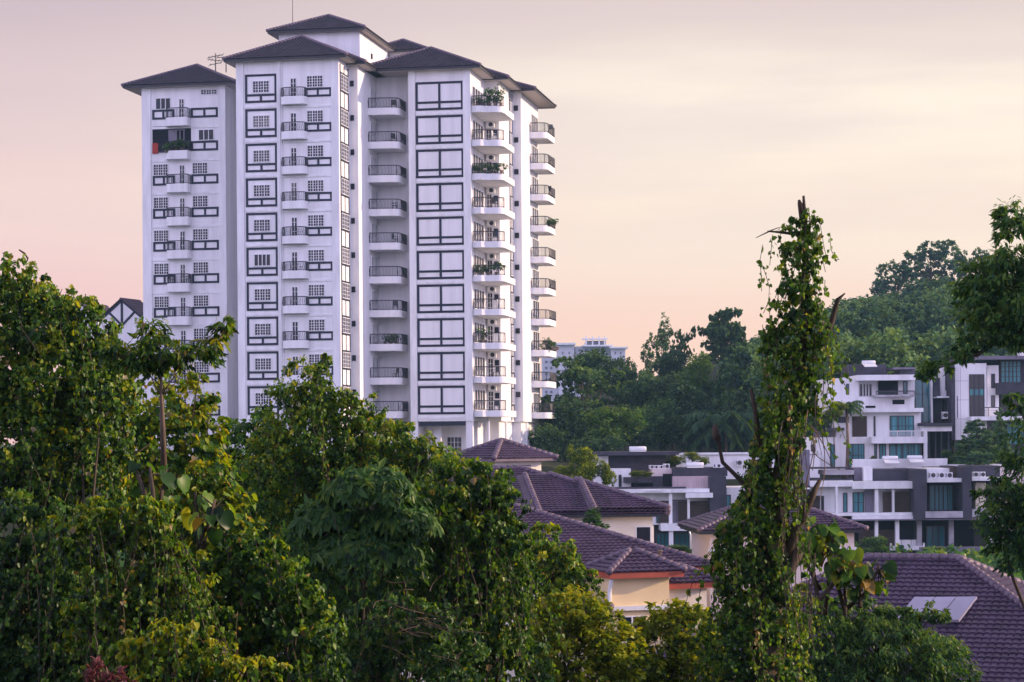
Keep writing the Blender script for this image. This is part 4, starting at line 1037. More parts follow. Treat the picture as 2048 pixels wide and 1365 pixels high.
def palmate(label, lst, D, base, n_fans, size, leaf='leafdark'):
    root, bl, loc = tree('palmate_leaf_tree', label, lst, D, base, leaf, size*.75, 'droop', 'long', 3.0, tint=(.5, .2, .2, .01), per=18)
    ps, tp, no = [], [], []
    st, ow = surf_starts(bl, n_fans, .25)
    for s_, w_ in zip(st, ow):
        c = np.array(s_); ax = nrm(np.array([w_[0], w_[1], .75])+rng.normal(0, .3, 3)); t1 = nrm(np.cross(ax, rng.normal(size=3))); t2 = np.cross(ax, t1)
        for a in np.linspace(0, 6.28, 9)[:-1]:
            d = t1*np.cos(a)+t2*np.sin(a); ps.append(c); tp.append(nrm(d+DOWN*.55)); no.append(ax)
    n = len(ps); leaf_mesh('fan_leaves', np.array(ps), np.array(tp), np.array(no), size*1.5*np.clip(rng.normal(1, .15, n), .6, 1.4), np.clip(.62+.16*rng.normal(size=n), 0, 1), 'long', M[leaf], root)
    return root
palmate('feathery tree with fan shaped leaves, between the two vine-covered mounds', [(740, 1000, 95, 62), (660, 1060, 75, 60), (790, 1070, 90, 70), (720, 1130, 130, 80), (620, 1120, 70, 60)], 36, (720, 0), 520, .15)
draped('arch of vines in the lower left with a dark hollow under it', [(235, 1040, 85, 42), (310, 1075, 52, 62), (345, 1140, 36, 75), (170, 1075, 60, 60), (290, 1190, 75, 80), (360, 1210, 60, 70), (210, 1230, 70, 80)], 30, (240, 0), size=.115, n_str=120, slen=2.4, tint=(.45, .22, .25, .06))
draped('dark mass of vines in the bottom left corner', [(45, 1060, 85, 70), (100, 1110, 70, 70), (50, 1180, 100, 110), (130, 1260, 80, 110), (30, 1320, 110, 90), (150, 1340, 110, 70)], 32, (60, 0), size=.125, n_str=90, leaf='leafdark', tint=(.5, .25, .2, .06))
draped('rounded heart-leaved shrub at lower centre, below the fan leaved tree', [(500, 1100, 48, 40), (455, 1150, 70, 62), (540, 1145, 62, 55), (590, 1200, 60, 70), (490, 1230, 100, 90), (600, 1290, 80, 80), (430, 1290, 60, 80)], 31, (520, 0), size=.12, n_str=70, slen=1.5, tint=(.36, .15, .2, .04), cat='shrub')
draped('low yellow-edged vine mound at the very bottom, left of centre', [(345, 1275, 50, 40), (400, 1310, 60, 42), (330, 1340, 90, 60), (460, 1345, 80, 36), (270, 1330, 50, 60)], 27, (380, 0), size=.115, n_str=70, slen=1.2, tint=(.6, .22, .25, .05), cat='shrub')
draped('tangled shrub of bare twigs and sparse leaves, bottom centre', [(800, 1240, 90, 45), (880, 1265, 60, 50), (760, 1290, 80, 60), (850, 1330, 110, 60), (700, 1330, 80, 60)], 33, (800, 0), size=.11, n_str=60, dens=1.8, leaf='leafdark', tint=(.5, .25, .2, .08), cat='shrub', slen=1.4)
tree('dark_tree', 'dark tree mass filling the gap at the bottom, between shrub and tangled twigs', [(660, 1200, 90, 80), (640, 1330, 120, 80), (860, 1170, 100, 80), (1000, 1340, 90, 70), (770, 1210, 110, 60)], 39, (700, 0), 'leafdark', .10, 'drape', 'ovate', 2.6, tint=(.35, .2, .1, .03))
draped('small vine-covered tree beside the purple roof, right of the round vine-covered tree', [(1085, 1082, 32, 34), (1120, 1120, 42, 36), (1150, 1165, 36, 40), (1090, 1150, 50, 60), (1110, 1220, 70, 60), (1060, 1190, 40, 80)], 48, (1100, 0), size=.14, n_str=50, slen=1.5, tint=(.5, .2, .2, .03))
tree('bush', 'rounded yellow-green fine leaved bush in front of the yellow house', [(1165, 1225, 75, 42), (1110, 1260, 60, 60), (1195, 1280, 60, 60), (1150, 1310, 100, 70), (1235, 1310, 55, 55), (1085, 1330, 50, 60)], 46, (1150, 0), 'leafyel', .08, 'up', 'ovate', 4.5, cat='bush', tint=(.50, .2, .25, .01), per=34, puff=.22, lump=.2)
tree('bush', 'smaller yellow-green bush touching the base of the vine-covered trunk', [(1345, 1255, 65, 42), (1390, 1275, 45, 55), (1320, 1300, 65, 60), (1385, 1335, 70, 50), (1280, 1340, 50, 45)], 47, (1350, 0), 'leafyel', .08, 'up', 'ovate', 4.5, cat='bush', tint=(.46, .2, .25, .01), per=34, puff=.22, lump=.2)
# the vine-covered trunk
DV = 36.0; kV = DV/F
b = P(1545, 880, DV); vz = gz(b.x, b.y)
vt = empty('vine_covered_tree', (b.x, b.y, vz)); tag(vt, 'tall broken tree trunk wrapped in vines, standing right of the centre', 'tree')
def vl(px, py, dd=0.): p = P(px, py, DV+dd); return Vector((p.x-b.x, p.y-b.y, p.z-vz))
m = MB()
m.tube([(vl(1515, 1600)), vl(1520, 1365), vl(1535, 1150), vl(1565, 950), vl(1595, 780), vl(1610, 600), vl(1612, 470), vl(1607, 392)], [.36, .34, .26, .17, .11, .07, .045, .02], 10)
m.build('trunk', M['bark'], vt, True)
def stub(pts, rr):
    q = MB(); q.tube([vl(*p) for p in pts], rr, 7); return q.build('branch', M['bark'], vt, True)
stub([(1605, 440), (1600, 408), (1598, 400)], [.05, .04, .02]); stub([(1640, 700), (1665, 640), (1675, 600), (1690, 587)], [.07, .05, .035, .012])
stub([(1520, 1010), (1480, 960), (1445, 925), (1436, 880), (1432, 853)], [.045, .038, .032, .027, .02]); stub([(1436, 880), (1432, 868), (1430, 850)], [.07, .06, .04])
stub([(1540, 960), (1518, 880), (1512, 830), (1502, 778)], [.06, .05, .04, .03]); stub([(1550, 1160), (1590, 1060), (1620, 1000), (1640, 960)], [.14, .11, .07, .03])
stub([(1600, 470), (1560, 465), (1535, 463)], [.03, .02, .012]); stub([(1600, 1100), (1570, 1150), (1545, 1230)], [.09, .12, .14])
vb = [(1612, 440, 26, 26), (1605, 490, 42, 45), (1600, 550, 45, 55), (1595, 610, 45, 55), (1590, 670, 54, 45), (1635, 680, 26, 40), (1545, 680, 28, 30), (1597, 735, 48, 45), (1584, 800, 45, 60), (1562, 870, 48, 65), (1545, 940, 50, 70),
      (1528, 1010, 52, 75), (1498, 1080, 50, 90), (1545, 1090, 40, 80), (1492, 1180, 60, 100), (1478, 1290, 66, 110), (1548, 1200, 36, 100), (1538, 1320, 46, 110), (1452, 1110, 30, 60)]
vbl = [tuple(np.array(q)-np.array([b.x, b.y, vz, 0, 0, 0])) for q in blobs_px(vb, DV, .85)]
for (sel, dens, nm) in ((range(0, 8), 1.7, 'vine'), (range(8, 19), 2.9, 'vine')):
    sub = [vbl[i] for i in sel]
    p, o, kk = crown_points(sub, dens, .068, .26, 18, .2, .5, seed=99, keep=.6); n = len(p); tip, nor = orient(p, o, 'drape', n)
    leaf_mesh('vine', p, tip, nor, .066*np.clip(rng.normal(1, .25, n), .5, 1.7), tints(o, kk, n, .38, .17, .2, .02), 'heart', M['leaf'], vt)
st, ow = surf_starts(vbl[:10], 55); strands(vt, st, 'vine', 'leaf', .068, 1.6, .045, outw=ow, dead=.02)
st, ow = surf_starts(vbl[10:], 60); strands(vt, st, 'vine', 'leaf', .068, 1.9, .045, outw=ow, dead=.02)
# looping sprays to the left and right
sp_ = [vl(1560, 460), vl(1545, 470), vl(1525, 490), vl(1520, 520), vl(1525, 650), vl(1540, 600), vl(1530, 690), vl(1660, 470), vl(1650, 560), vl(1670, 700), vl(1665, 740)]
strands(vt, [tuple(q) for q in sp_], 'vine', 'leaf', .075, 1.1, .05, swing=.3)
hr = lambda *a: (lambda q: (limb(q, *a), q.build('hanging_root', M['barkpale'], vt)))(MB())
for (pa, pb) in (((1535, 465), (1512, 476)), ((1535, 465), (1560, 455)), ((1620, 850), (1665, 930)), ((1630, 870), (1680, 940)), ((1625, 800), (1640, 1000)), ((1640, 830), (1600, 1010)), ((1605, 960), (1610, 1130)), ((1590, 900), (1585, 1120))):
    hr(vl(*pa), vl(*pb), .012, .006, .2, 6, 4)
for i in range(26):
    x = random.uniform(1560, 1640); y = random.uniform(780, 1200); hr(vl(x, y, -.35), vl(x+random.uniform(-18, 18), y+random.uniform(60, 190), -.38), .010, .006, .06, 5, 4)

# broad-leaved sapling right of the trunk, and the big-leaf plants at left
def bigleaf(label, D, base, stems, size, n_leaf, leaf='leaf', tint=.55):
    bb = P(base[0], base[1], D); root = empty('big_leaf_sapling', bb); tag(root, label, 'sapling')
    m = MB(); ps, tp, no, ti = [], [], [], []
    for path in stems:
        pts = []
        for (x, y) in path: pts.append(P(x, y, D+random.uniform(-.3, .3))-bb)
        m.tube(pts, list(np.linspace(.045, .02, len(pts))), 6)
        e = pts[-1]
        for i in range(n_leaf):
            a = random.uniform(0, 6.28); r_ = random.uniform(.15, .55); d = np.array([math.cos(a), math.sin(a), 0])
            c = np.array(e)+d*r_*size*1.6+np.array([0, 0, random.uniform(-.45, .12)])
            m.tube([Vector(e)-Vector((0, 0, .1)), Vector(c)], [.012, .008], 4, cap=False)
            ps.append(c); tp.append(nrm(d*.6+np.array([0, 0, -random.uniform(.3, 1.3)])+rng.normal(0, .2, 3))); no.append(nrm(d*.8+np.array([0, -.5, .7])+rng.normal(0, .35, 3)))
            ti.append(tint+random.gauss(0, .22) if random.random() > .1 else .96)
    n = len(ps); m.build('stem', M['bark'], root, True)
    leaf_mesh('leaves', np.array(ps), np.array(tp), np.array(no), size*.88*np.clip(rng.normal(1, .2, n), .6, 1.4), np.clip(np.array(ti), 0, 1), 'big', M[leaf], root)
bigleaf('broad-leaved sapling with drooping big leaves, right of the vine-covered trunk', 40, (1650, 1230), [[(1640, 1230), (1625, 1130), (1630, 1070)], [(1650, 1230), (1660, 1140), (1650, 1050)], [(1690, 1230), (1690, 1150), (1685, 1105)], [(1640, 1200), (1690, 1140), (1700, 1110)], [(1720, 1215), (1722, 1160), (1718, 1130)], [(1690, 1220), (1740, 1180), (1758, 1130)], [(1640, 1180), (1610, 1120), (1600, 1080)], [(1690, 1220), (1660, 1120), (1665, 1075)]], .27, 16, tint=.45)
bigleaf('big pale-leaved plant below the slender trunk at left', 31, (310, 1040), [[(310, 1040), (305, 980), (300, 935)], [(300, 1040), (290, 990), (275, 945)], [(315, 1030), (325, 980), (335, 950)]], .23, 5, tint=.38)
bigleaf('big-leaved plant with yellow and pale drooping leaves, right of the pale-leaved plant', 31, (400, 1100), [[(400, 1100), (395, 1040), (390, 985)], [(405, 1100), (420, 1050), (430, 1000)], [(400, 1090), (410, 1060), (425, 1040)]], .23, 8, tint=.46)
# dense layered dark tree, lower right
tree('layered_tree', 'dense dark layered tree in front of the big purple roof, lower right', [(1690, 1225, 85, 26), (1640, 1260, 80, 36), (1740, 1262, 105, 32), (1850, 1222, 42, 16), (1815, 1238, 50, 18), (1880, 1225, 14, 14), (1770, 1300, 150, 40), (1650, 1320, 100, 50), (1850, 1320, 80, 42), (1910, 1345, 40, 34), (1740, 1350, 170, 40), (1700, 1195, 30, 16), (1875, 1290, 28, 22)], 46, (1740, 0), 'leafdark', .10, 'droop', 'long', 4.5,
     tint=(.5, .22, .25, .01), per=34, puff=.35, depth=1.5, trunk_r=.2)
draped('low hanging vines and pale twigs right of the trunk base, against the layered tree', [(1590, 1270, 30, 60), (1585, 1340, 34, 60), (1610, 1200, 22, 40)], 39, (1590, 0), size=.11, n_str=35, slen=1.6, tint=(.6, .2, .2, .08), cat='shrub', dens=1.6)
# right edge tree with drooping boughs
DR = 52
root, bl, loc = tree('drooping_tree', 'tree with heavy drooping boughs reaching in from the right edge', [(2035, 425, 45, 22), (2005, 460, 12, 22), (2030, 455, 34, 26), (1985, 545, 70, 26), (2040, 520, 50, 30), (1960, 585, 52, 24), (2020, 580, 70, 30), (1985, 630, 75, 24), (2050, 620, 60, 40), (1975, 665, 55, 18), (2040, 665, 60, 28),
     (1945, 692, 30, 12), (1910, 712, 32, 13), (1875, 733, 30, 13), (1848, 742, 20, 11), (2100, 560, 60, 90)], DR, (2200, 0), 'leafdark', .13, 'droop', 'long', 6.0, tint=(.55, .2, .22, .0), per=30, puff=.4, depth=1.4, trunk_r=.3, limbs=7, top_px=(2170, 480))
q = MB(); w_ = lambda px, py: P(px, py, DR)-Vector(loc)
q.tube([w_(2110, 640), w_(2030, 672), w_(1985, 688), w_(1955, 710), w_(1915, 722), w_(1870, 740)], [.10, .08, .06, .045, .03, .012], 6); q.build('bough', M['bark'], root, True)
tree('drooping_tree', 'dark drooping tree at the right edge in front of the lower terrace houses', [(2035, 805, 26, 22), (2030, 918, 38, 14), (2010, 985, 50, 28), (2035, 1000, 50, 40), (2000, 1035, 50, 40), (2030, 1075, 46, 45), (2040, 1120, 40, 40), (2070, 960, 50, 140)], 50, (2190, 0), 'leafdark', .13, 'droop', 'long', 5.0, tint=(.42, .2, .15, .01), per=30, puff=.4, depth=1.3, trunk_r=.25, limbs=8, top_px=(2160, 850))
# purple flowering shrub, bottom left
tree('flowering_shrub', 'purple-red flowering shrub at the bottom edge, left', [(218, 1345, 34, 26), (195, 1362, 26, 20), (235, 1365, 30, 20)], 25, (215, 1420), 'flower', .06, 'up', 'long', 1.8, cat='shrub', tint=(.5, .25, .2, 0), trunk_r=.03, limbs=3, crown='flower_head')
# bare twig on the far-left tree
tw = MB(); D = 38; o0 = P(50, 530, D)
for (pa, pb) in (((50, 530), (56, 518)), ((56, 518), (50, 508)), ((50, 508), (38, 500))): limb(tw, P(*pa, D)-o0, P(*pb, D)-o0, .018, .012, .05, 3, 4)
t_ = tw.build('bare_twig', M['bark']); t_.location = o0; tag(t_, 'bare crooked twig sticking out of the far left tree top', 'twig')
tree('dark_tree', 'dark tree filling the shade behind the fan leaved tree and the rounded shrub', [(560, 1080, 110, 110), (680, 1160, 120, 90), (800, 1180, 120, 110), (560, 1250, 130, 110), (720, 1300, 140, 90), (420, 1180, 90, 100)], 47, (640, 0), 'leafdark', .12, 'drape', 'ovate', 2.2, tint=(.35, .2, .1, .0))
# dead twigs over the tangled shrub
tw = MB(); D = 31.8; o0 = P(830, 1250, D)
for i in range(34):
    x, y = random.gauss(825, 50), random.gauss(1240, 28); a = random.uniform(-3.0, .6); L = abs(random.gauss(55, 25))+15
    dd = random.uniform(-.7, .9)
    limb(tw, P(x, y, D+dd)-o0, P(x+L*math.cos(a), y+L*.7*math.sin(a)+25, D+dd+random.uniform(-.5, .5))-o0, .008, .003, .3, 6, 4)
t_ = tw.build('dead_twigs', M['bark']); t_.location = o0; tag(t_, 'tangle of grey dead twigs over the bottom centre shrub', 'dead branches')

# low growth covering the slopes between the houses
def undergrowth():
    n0 = 11000; x = rng.uniform(-110, 90, n0); y = rng.uniform(48, 236, n0); hgt = rng.uniform(.5, 2.0, n0); r = hgt*rng.uniform(.7, 1.3, n0)
    boxes = [(-7, 12, 92, 120), (-8, 14, 114, 150), (8, 32, 122, 142), (8, 34, 78, 108), (-2, 60, 184, 236), (-42, 8, 198, 245)]
    ok = np.ones(n0, bool)
    for a, b_, c, d in boxes: ok &= ~((x > a-1) & (x < b_+1) & (y > c-1) & (y < d+1))
    x, y, hgt, r = x[ok], y[ok], hgt[ok], r[ok]; z = ground_z(x, y); n = len(x); per = 26
    v = sphere_pts(n*per).reshape(n, per, 3); v[..., 2] = np.abs(v[..., 2])
    p = np.stack([x, y, z], -1)[:, None]+v*np.stack([r, r, hgt], -1)[:, None]*(rng.random((n, per, 1))**.3)
    p = p.reshape(-1, 3); o = v.reshape(-1, 3); kk = np.repeat(rng.normal(0, 1, n), per); tip, nor = orient(p, o, 'droop', len(p))
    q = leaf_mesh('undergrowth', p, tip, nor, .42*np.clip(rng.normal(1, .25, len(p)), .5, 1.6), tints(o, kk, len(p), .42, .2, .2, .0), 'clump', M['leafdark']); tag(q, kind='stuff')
undergrowth()
# ------------------------------------------------------------------ garden trees and the forested hill
def proto_crown(kind, seed):
    """a crown about 10 m across and 10 m high, base at the origin; returns blobs"""
    r = random.Random(seed); bl = []
    if kind == 'round':
        for i in range(13):
            a = r.uniform(0, 6.28); q = r.uniform(.8, 3.4); z = r.uniform(3.2, 8.6); s = r.uniform(1.3, 2.3)*(1-.03*(z-5)); bl.append((q*math.cos(a)*(1-.06*abs(z-5)), q*math.sin(a), z, s*1.1, s, s*.8))
    elif kind == 'layered':
        for i in range(16):
            a = r.uniform(0, 6.28); q = r.uniform(.6, 4.2); z = r.uniform(3.5, 9.3); bl.append((q*math.cos(a), q*math.sin(a), z, r.uniform(1.4, 2.4), r.uniform(1.2, 2.2), r.uniform(.28, .5)))
    elif kind == 'tall':
        for i in range(12):
            a = r.uniform(0, 6.28); z = r.uniform(3, 10); q = r.uniform(0, 1.6); s = r.uniform(.7, 1.3); bl.append((q*math.cos(a), q*math.sin(a), z, s, s, s*1.3))
    elif kind == 'open':
        for i in range(20):
            a = r.uniform(0, 6.28); z = r.uniform(4.5, 9.6); q = r.uniform(1.0, 4.6); s = r.uniform(.8, 1.35); bl.append((q*math.cos(a), q*math.sin(a), z, s*1.2, s, s*.75))
    elif kind == 'umbrella':
        for i in range(22):
            a = r.uniform(0, 6.28); q = r.uniform(.3, 4.6); bl.append((q*math.cos(a), q*math.sin(a), 8.8-.10*q*q+r.uniform(-2.6, .4), r.uniform(1.2, 1.9), r.uniform(1.2, 1.9), r.uniform(.4, .75)))
    elif kind == 'cone':
        for i in range(14):
            z = .8+i*.66; s = 2.6*(1-i/15)+.3; a = r.uniform(0, 6.28); bl.append((.4*s*math.cos(a), .4*s*math.sin(a), z, s, s, .75))
    return bl
PROTO = {}
def forest_tree(kind, seed, leafm='leaffar', size=.30, dens=2.0, mode='up', tint=(.45, .2, .25, 0.), trunk_r=.17):
    key = (kind, seed, leafm)
    if key in PROTO: return PROTO[key]
    bl = proto_crown(kind, seed)
    p, o, kk = crown_points(bl, dens, size, .36, 20, .18, .25, seed=seed); n = len(p); tip, nor = orient(p, o, mode, n)
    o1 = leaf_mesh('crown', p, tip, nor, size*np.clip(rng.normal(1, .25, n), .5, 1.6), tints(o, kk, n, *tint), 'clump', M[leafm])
    m = MB(); top = Vector((0, 0, 8 if kind not in ('round',) else 6)); m.tube([(0, 0, -12), (0.1, 0, 0), (-.1, .1, 4), top], [trunk_r*1.2, trunk_r, trunk_r*.8, trunk_r*.25], 7)
    for bb in bl: limb(m, Vector((0, 0, min(bb[2]-.6, random.uniform(2.5, 6)))), Vector(bb[:3]), trunk_r*.35, .03, .1, 4, 5)
    o2 = m.build('trunk', M['bark'], None, True)
    PROTO[key] = (o1.data, o2.data)
    for q in (o1, o2): bpy.data.objects.remove(q)
    return PROTO[key]
def plant_tree(name, label, kind, seed, px, ytop, ybase, wpx, D, group=None, leafm='leaffar', cat='tree', size=.30, sx=None, **k):
    """crown of the prototype scaled to the photo's outline: ytop..ybase high, wpx wide"""
    c, t = forest_tree(kind, seed, leafm, size, **k)
    b = P(px, ybase, D); hh = (ybase-ytop)*D/F; ww = wpx*D/F
    root = empty(name, b, random.uniform(0, 6.28)); tag(root, label, cat, group)
    wid = {'round': 9., 'layered': 11., 'tall': 5., 'open': 11., 'umbrella': 11.5, 'cone': 5.6}[kind]
    hgt = {'round': 9.9, 'layered': 9.9, 'tall': 11., 'open': 10.4, 'umbrella': 9.2, 'cone': 10.6}[kind]
    root.scale = (ww/wid, ww/wid, hh/hgt)
    for nm, me in (('crown', c), ('trunk', t)):
        q = bpy.data.objects.new(nm, me); COL.objects.link(q); q.parent = root
    return root
pt_ = plant_tree
# named trees in the middle distance
pt_('forest_tree', 'wide dark tree with flat leaf layers right beside the tower', 'layered', 1, 1165, 712, 900, 190, 236, tint=(.5, .22, .25, 0.))
pt_('forest_tree', 'dark leafy tree top hiding the lower half of the far apartment block', 'round', 3, 1188, 698, 800, 110, 262)
pt_('forest_tree', 'smaller dark tree top at the right end of the far apartment block', 'round', 4, 1250, 715, 820, 70, 262)
pt_('forest_tree', 'rounded grey-green tree in the middle of the valley wood', 'round', 5, 1345, 752, 900, 140, 246, tint=(.6, .2, .25, 0.))
pt_('forest_tree', 'low bushy tree with bright tips in front of the layered tree', 'round', 6, 1225, 812, 925, 130, 226, leafm='leafdark', tint=(.6, .2, .25, 0.))
pt_('forest_tree', 'slim sparse tree, leftmost of the tall skyline trees', 'tall', 7, 1300, 660, 800, 42, 290, dens=1.0)
pt_('forest_tree', 'tall sparse tree with thin stems on the skyline, second from the left', 'tall', 8, 1327, 633, 790, 48, 292, dens=1.0)
pt_('forest_tree', 'thin skyline tree with open flat tiers, beside the large umbrella tree', 'layered', 9, 1370, 640, 770, 72, 285, dens=1.2)
pt_('forest_tree', 'large umbrella-shaped tree standing above the wood on a pale trunk', 'layered', 10, 1450, 606, 800, 132, 280, dens=3.0)
pt_('forest_tree', 'lower drooping storey of leaves under the umbrella-shaped tree', 'layered', 11, 1448, 640, 740, 95, 282)
pt_('forest_tree', 'light green round tree just left of the umbrella tree\'s trunk', 'round', 12, 1395, 698, 800, 70, 262, leafm='leafdark', tint=(.75, .2, .2, 0.))
for i, (x, y0, y1, wd, D, kd, sd) in enumerate([(1130, 800, 930, 120, 232, 'round', 5), (1290, 740, 860, 90, 268, 'round', 3), (1400, 730, 860, 110, 266, 'round', 12), (1500, 700, 860, 110, 276, 'round', 3), (1480, 780, 910, 130, 246, 'round', 4), (1550, 760, 900, 120, 262, 'round', 5),
        (1280, 830, 940, 110, 234, 'layered', 9), (1400, 820, 930, 130, 236, 'round', 6), (1340, 700, 800, 80, 280, 'round', 4), (1530, 690, 800, 90, 296, 'round', 12), (1590, 730, 880, 110, 270, 'round', 3), (1230, 760, 880, 120, 252, 'layered', 1), (1320, 800, 920, 100, 240, 'round', 3), (1560, 830, 930, 130, 240, 'round', 6), (1090, 850, 960, 80, 228, 'round', 4), (1190, 870, 960, 110, 222, 'round', 6)]):
    lb = ('flat-layered' if kd == 'layered' else 'rounded')+' dark green tree '+('low' if y0 > 790 else 'high')+' in the valley wood, '+('next to the tower', 'below the far apartment block', 'left of the umbrella tree', 'under the umbrella tree', 'beside the vine-covered trunk')[min(4, int((x-1080)//95))]
    pt_('forest_tree', lb, kd, sd, x, y0, y1, wd, D, 'valley wood trees')
# palm
def palm(label, px, py, D, r, nf=18, green='leaffar', drop=.6):
    c = P(px, py, D); g = gz(c.x, c.y); root = empty('palm_tree', (c.x, c.y, g)); tag(root, label, 'palm')
    hz_ = c.z-g; MB().tube([(0, 0, 0), (.1, 0, hz_*.5), (0, 0, hz_)], [.2, .15, .12], 8).build('trunk', M['barkpale'], root, True)
    m = MB(); ps, tp, no = [], [], []
    for i in range(nf):
        a = 2.4*i; up = 1.0-1.3*(i/nf); p = np.array([0, 0, hz_]); d = nrm(np.array([math.cos(a), math.sin(a), up+.3])); pts = [p]
        for s in range(9): p = p+d*r/9; d = nrm(d+np.array([0, 0, -drop*.28])); pts.append(p)
        m.tube(pts, list(np.linspace(.03, .01, len(pts))), 4, cap=False)
        sd = nrm(np.cross(d, [0, 0, 1]))
        for j in range(1, 10):
            for q in range(7):
                pp = pts[j-1]+(pts[j]-pts[j-1])*(q/7)
                for sg in (-1, 1): ps.append(pp); tp.append(nrm(sd*sg+(pts[j]-pts[j-1])/r*5+np.array([0, 0, -.5])+rng.normal(0, .1, 3))); no.append(np.array([0, 0, 1.]))
    n = len(ps); lv = leaf_mesh('fronds', np.array(ps), np.array(tp), np.array(no), r*.26*np.clip(rng.normal(1, .15, n), .6, 1.4), np.clip(.62+.15*rng.normal(size=n), 0, 1), 'blade', M[green], root)
    m.build('rib', M['leafdark'], lv)
palm('feathery palm rising over the wood behind the white parapet', 1450, 850, 232, 4.6, 26)
palm('small palm on the terrace of the stepped white house', 1693, 815, 204, 1.7, 14)
# emergent trees on the hilltop
for i, (x, y0, y1, wd, sd, lb) in enumerate([(1862, 474, 610, 145, 21, 'tall open-crowned tree on the hilltop, highest on the skyline'), (1930, 488, 610, 95, 22, 'open-crowned hilltop tree right of the highest one'), (1795, 522, 630, 105, 23, 'spreading hilltop tree left of the highest one'),
        (1765, 556, 650, 66, 24, 'small feathery tree at the left end of the hilltop'), (1990, 500, 620, 90, 25, 'hilltop tree half hidden by the drooping boughs')]):
    pt_('hill_tree', lb, 'open' if i < 4 else 'round', sd, x, y0, y1, wd, 385, None, dens=1.3 if i < 4 else 1.5, size=.32)
r5 = random.Random(5); n_h = 0
for rowi, (D, yb) in enumerate([(395, 0), (372, 0), (350, 0), (328, 0), (306, 0), (285, 0), (264, 0), (246, 0)]):
    for x in range(1500, 2110, 54):
        px = x+r5.uniform(-18, 18)+(23 if rowi % 2 else 0); d = D+r5.uniform(-8, 8); q = P(px, 880, d); g = gz(q.x, q.y)
        hgt = r5.uniform(10.5, 15); wid = r5.uniform(9, 14.5)
        yb_ = 880-(g-.5-H)/d*F+(px-CX)*-ROLL; yt = yb_-hgt*F/d
        if yt < 556 + max(0, (1830-px))*.40: yt = 556+max(0, (1830-px))*.40+r5.uniform(0, 14); yb_ = yt+hgt*F/d
        kd = r5.choice(['round', 'round', 'round', 'layered'])
        lb = ('rounded' if kd == 'round' else 'flat-layered')+' tree '+('high on', 'midway up', 'at the foot of')[min(2, rowi//3)]+' the wooded hill, '+('behind the vine-covered trunk', 'left of the stepped white house', 'above the stepped white house', 'above the tall panelled house', 'behind the drooping boughs')[min(4, int(max(0, px-1500)//125))]
        pt_('hill_tree', lb, kd, r5.choice([3, 4, 5, 6, 12]), px, yt, yb_, wid*F/d, d, 'trees covering the hill'); n_h += 1
# garden trees near the houses
pt_('garden_tree', 'light green bushy tree right behind the pavilion roof, taller of the pair', 'round', 31, 1170, 893, 985, 62, 150, leafm='leafyel', tint=(.25, .2, .3, 0.), size=.30)
pt_('garden_tree', 'small light green tree beside the white wall, shorter of the pair', 'round', 32, 1212, 922, 985, 36, 150, leafm='leafyel', tint=(.25, .2, .3, 0.), size=.30)
pt_('garden_shrub', 'low green shrub at the left foot of the bushy pair behind the pavilion', 'round', 31, 1125, 930, 985, 50, 151, leafm='leafyel', cat='shrub', tint=(.25, .2, .3, 0.), size=.30)
pt_('garden_tree', 'dark feathery conifer in front of the long cream wall', 'cone', 33, 1188, 1012, 1095, 80, 113, leafm='leafdark', mode='droop', size=.3)
pt_('garden_tree', 'tall dark green conifer against the panelled white house', 'cone', 34, 2000, 812, 925, 46, 200, leafm='leaffar', mode='droop', size=.3)
pt_('garden_tree', 'wide dark conifer below the panelled white house, left of the tall one', 'cone', 35, 1955, 832, 935, 95, 199, leafm='leaffar', mode='droop', size=.3)
pt_('garden_tree', 'small pointed conifer behind the long white parapet', 'cone', 34, 1945, 890, 935, 26, 198, leafm='leaffar', mode='droop', size=.3)
pt_('garden_shrub', 'round pale shrub behind the white parapet, next to the small conifer', 'round', 36, 1923, 900, 930, 30, 199, leafm='leafdark', cat='shrub')
pt_('garden_shrub', 'round green shrub behind the white parapet, left of the pale one', 'round', 36, 1896, 902, 930, 30, 199, leafm='leafdark', cat='shrub')
for i, (x, y0, y1, wd, D, lb) in enumerate([(1272, 942, 956, 34, 190.5, 'leafy plants growing in the dark planter box of the flat roofed house'), (1296, 945, 956, 22, 190.5, 'small plant at the right end of the dark planter box'), (1352, 912, 936, 42, 197, 'roof garden bush left of the white tank, on the dark parapet'), (1385, 905, 926, 36, 198, 'roof garden bush behind the white tank'), (1408, 914, 936, 24, 198, 'roof garden bush at the right end, by the white parapet'),
        (1742, 1075, 1125, 60, 165, 'dark garden bush under the terrace columns'), (1705, 1085, 1130, 50, 150, 'dark garden bush beside the pinkish house wall'), (1858, 1096, 1112, 24, 180, 'small light green plant in front of the grey balcony wall'), (1880, 1093, 1112, 28, 180, 'larger light green plant in front of the grey balcony wall'), (1350, 1092, 1115, 70, 140, 'hedge-like bush at the foot of the street lamp'), (1405, 1095, 1125, 60, 138, 'bush between the street lamp and the vine trunk'),
        (1668, 805, 850, 50, 203, 'green bush at the left end of the stepped house terrace'), (1640, 830, 900, 60, 210, 'dark bush between the trunk and the stepped white house'), (1746, 912, 922, 12, 205, 'tiny plant on the ledge by the white tanks')]):
    pt_('garden_shrub', lb, 'round', 36 if i % 2 else 31, x, y0, y1, wd, D, None, leafm='leafdark' if i in (5, 6, 9, 10, 12) else 'leafyel', cat='shrub', tint=(.3, .2, .3, 0.), size=.34)
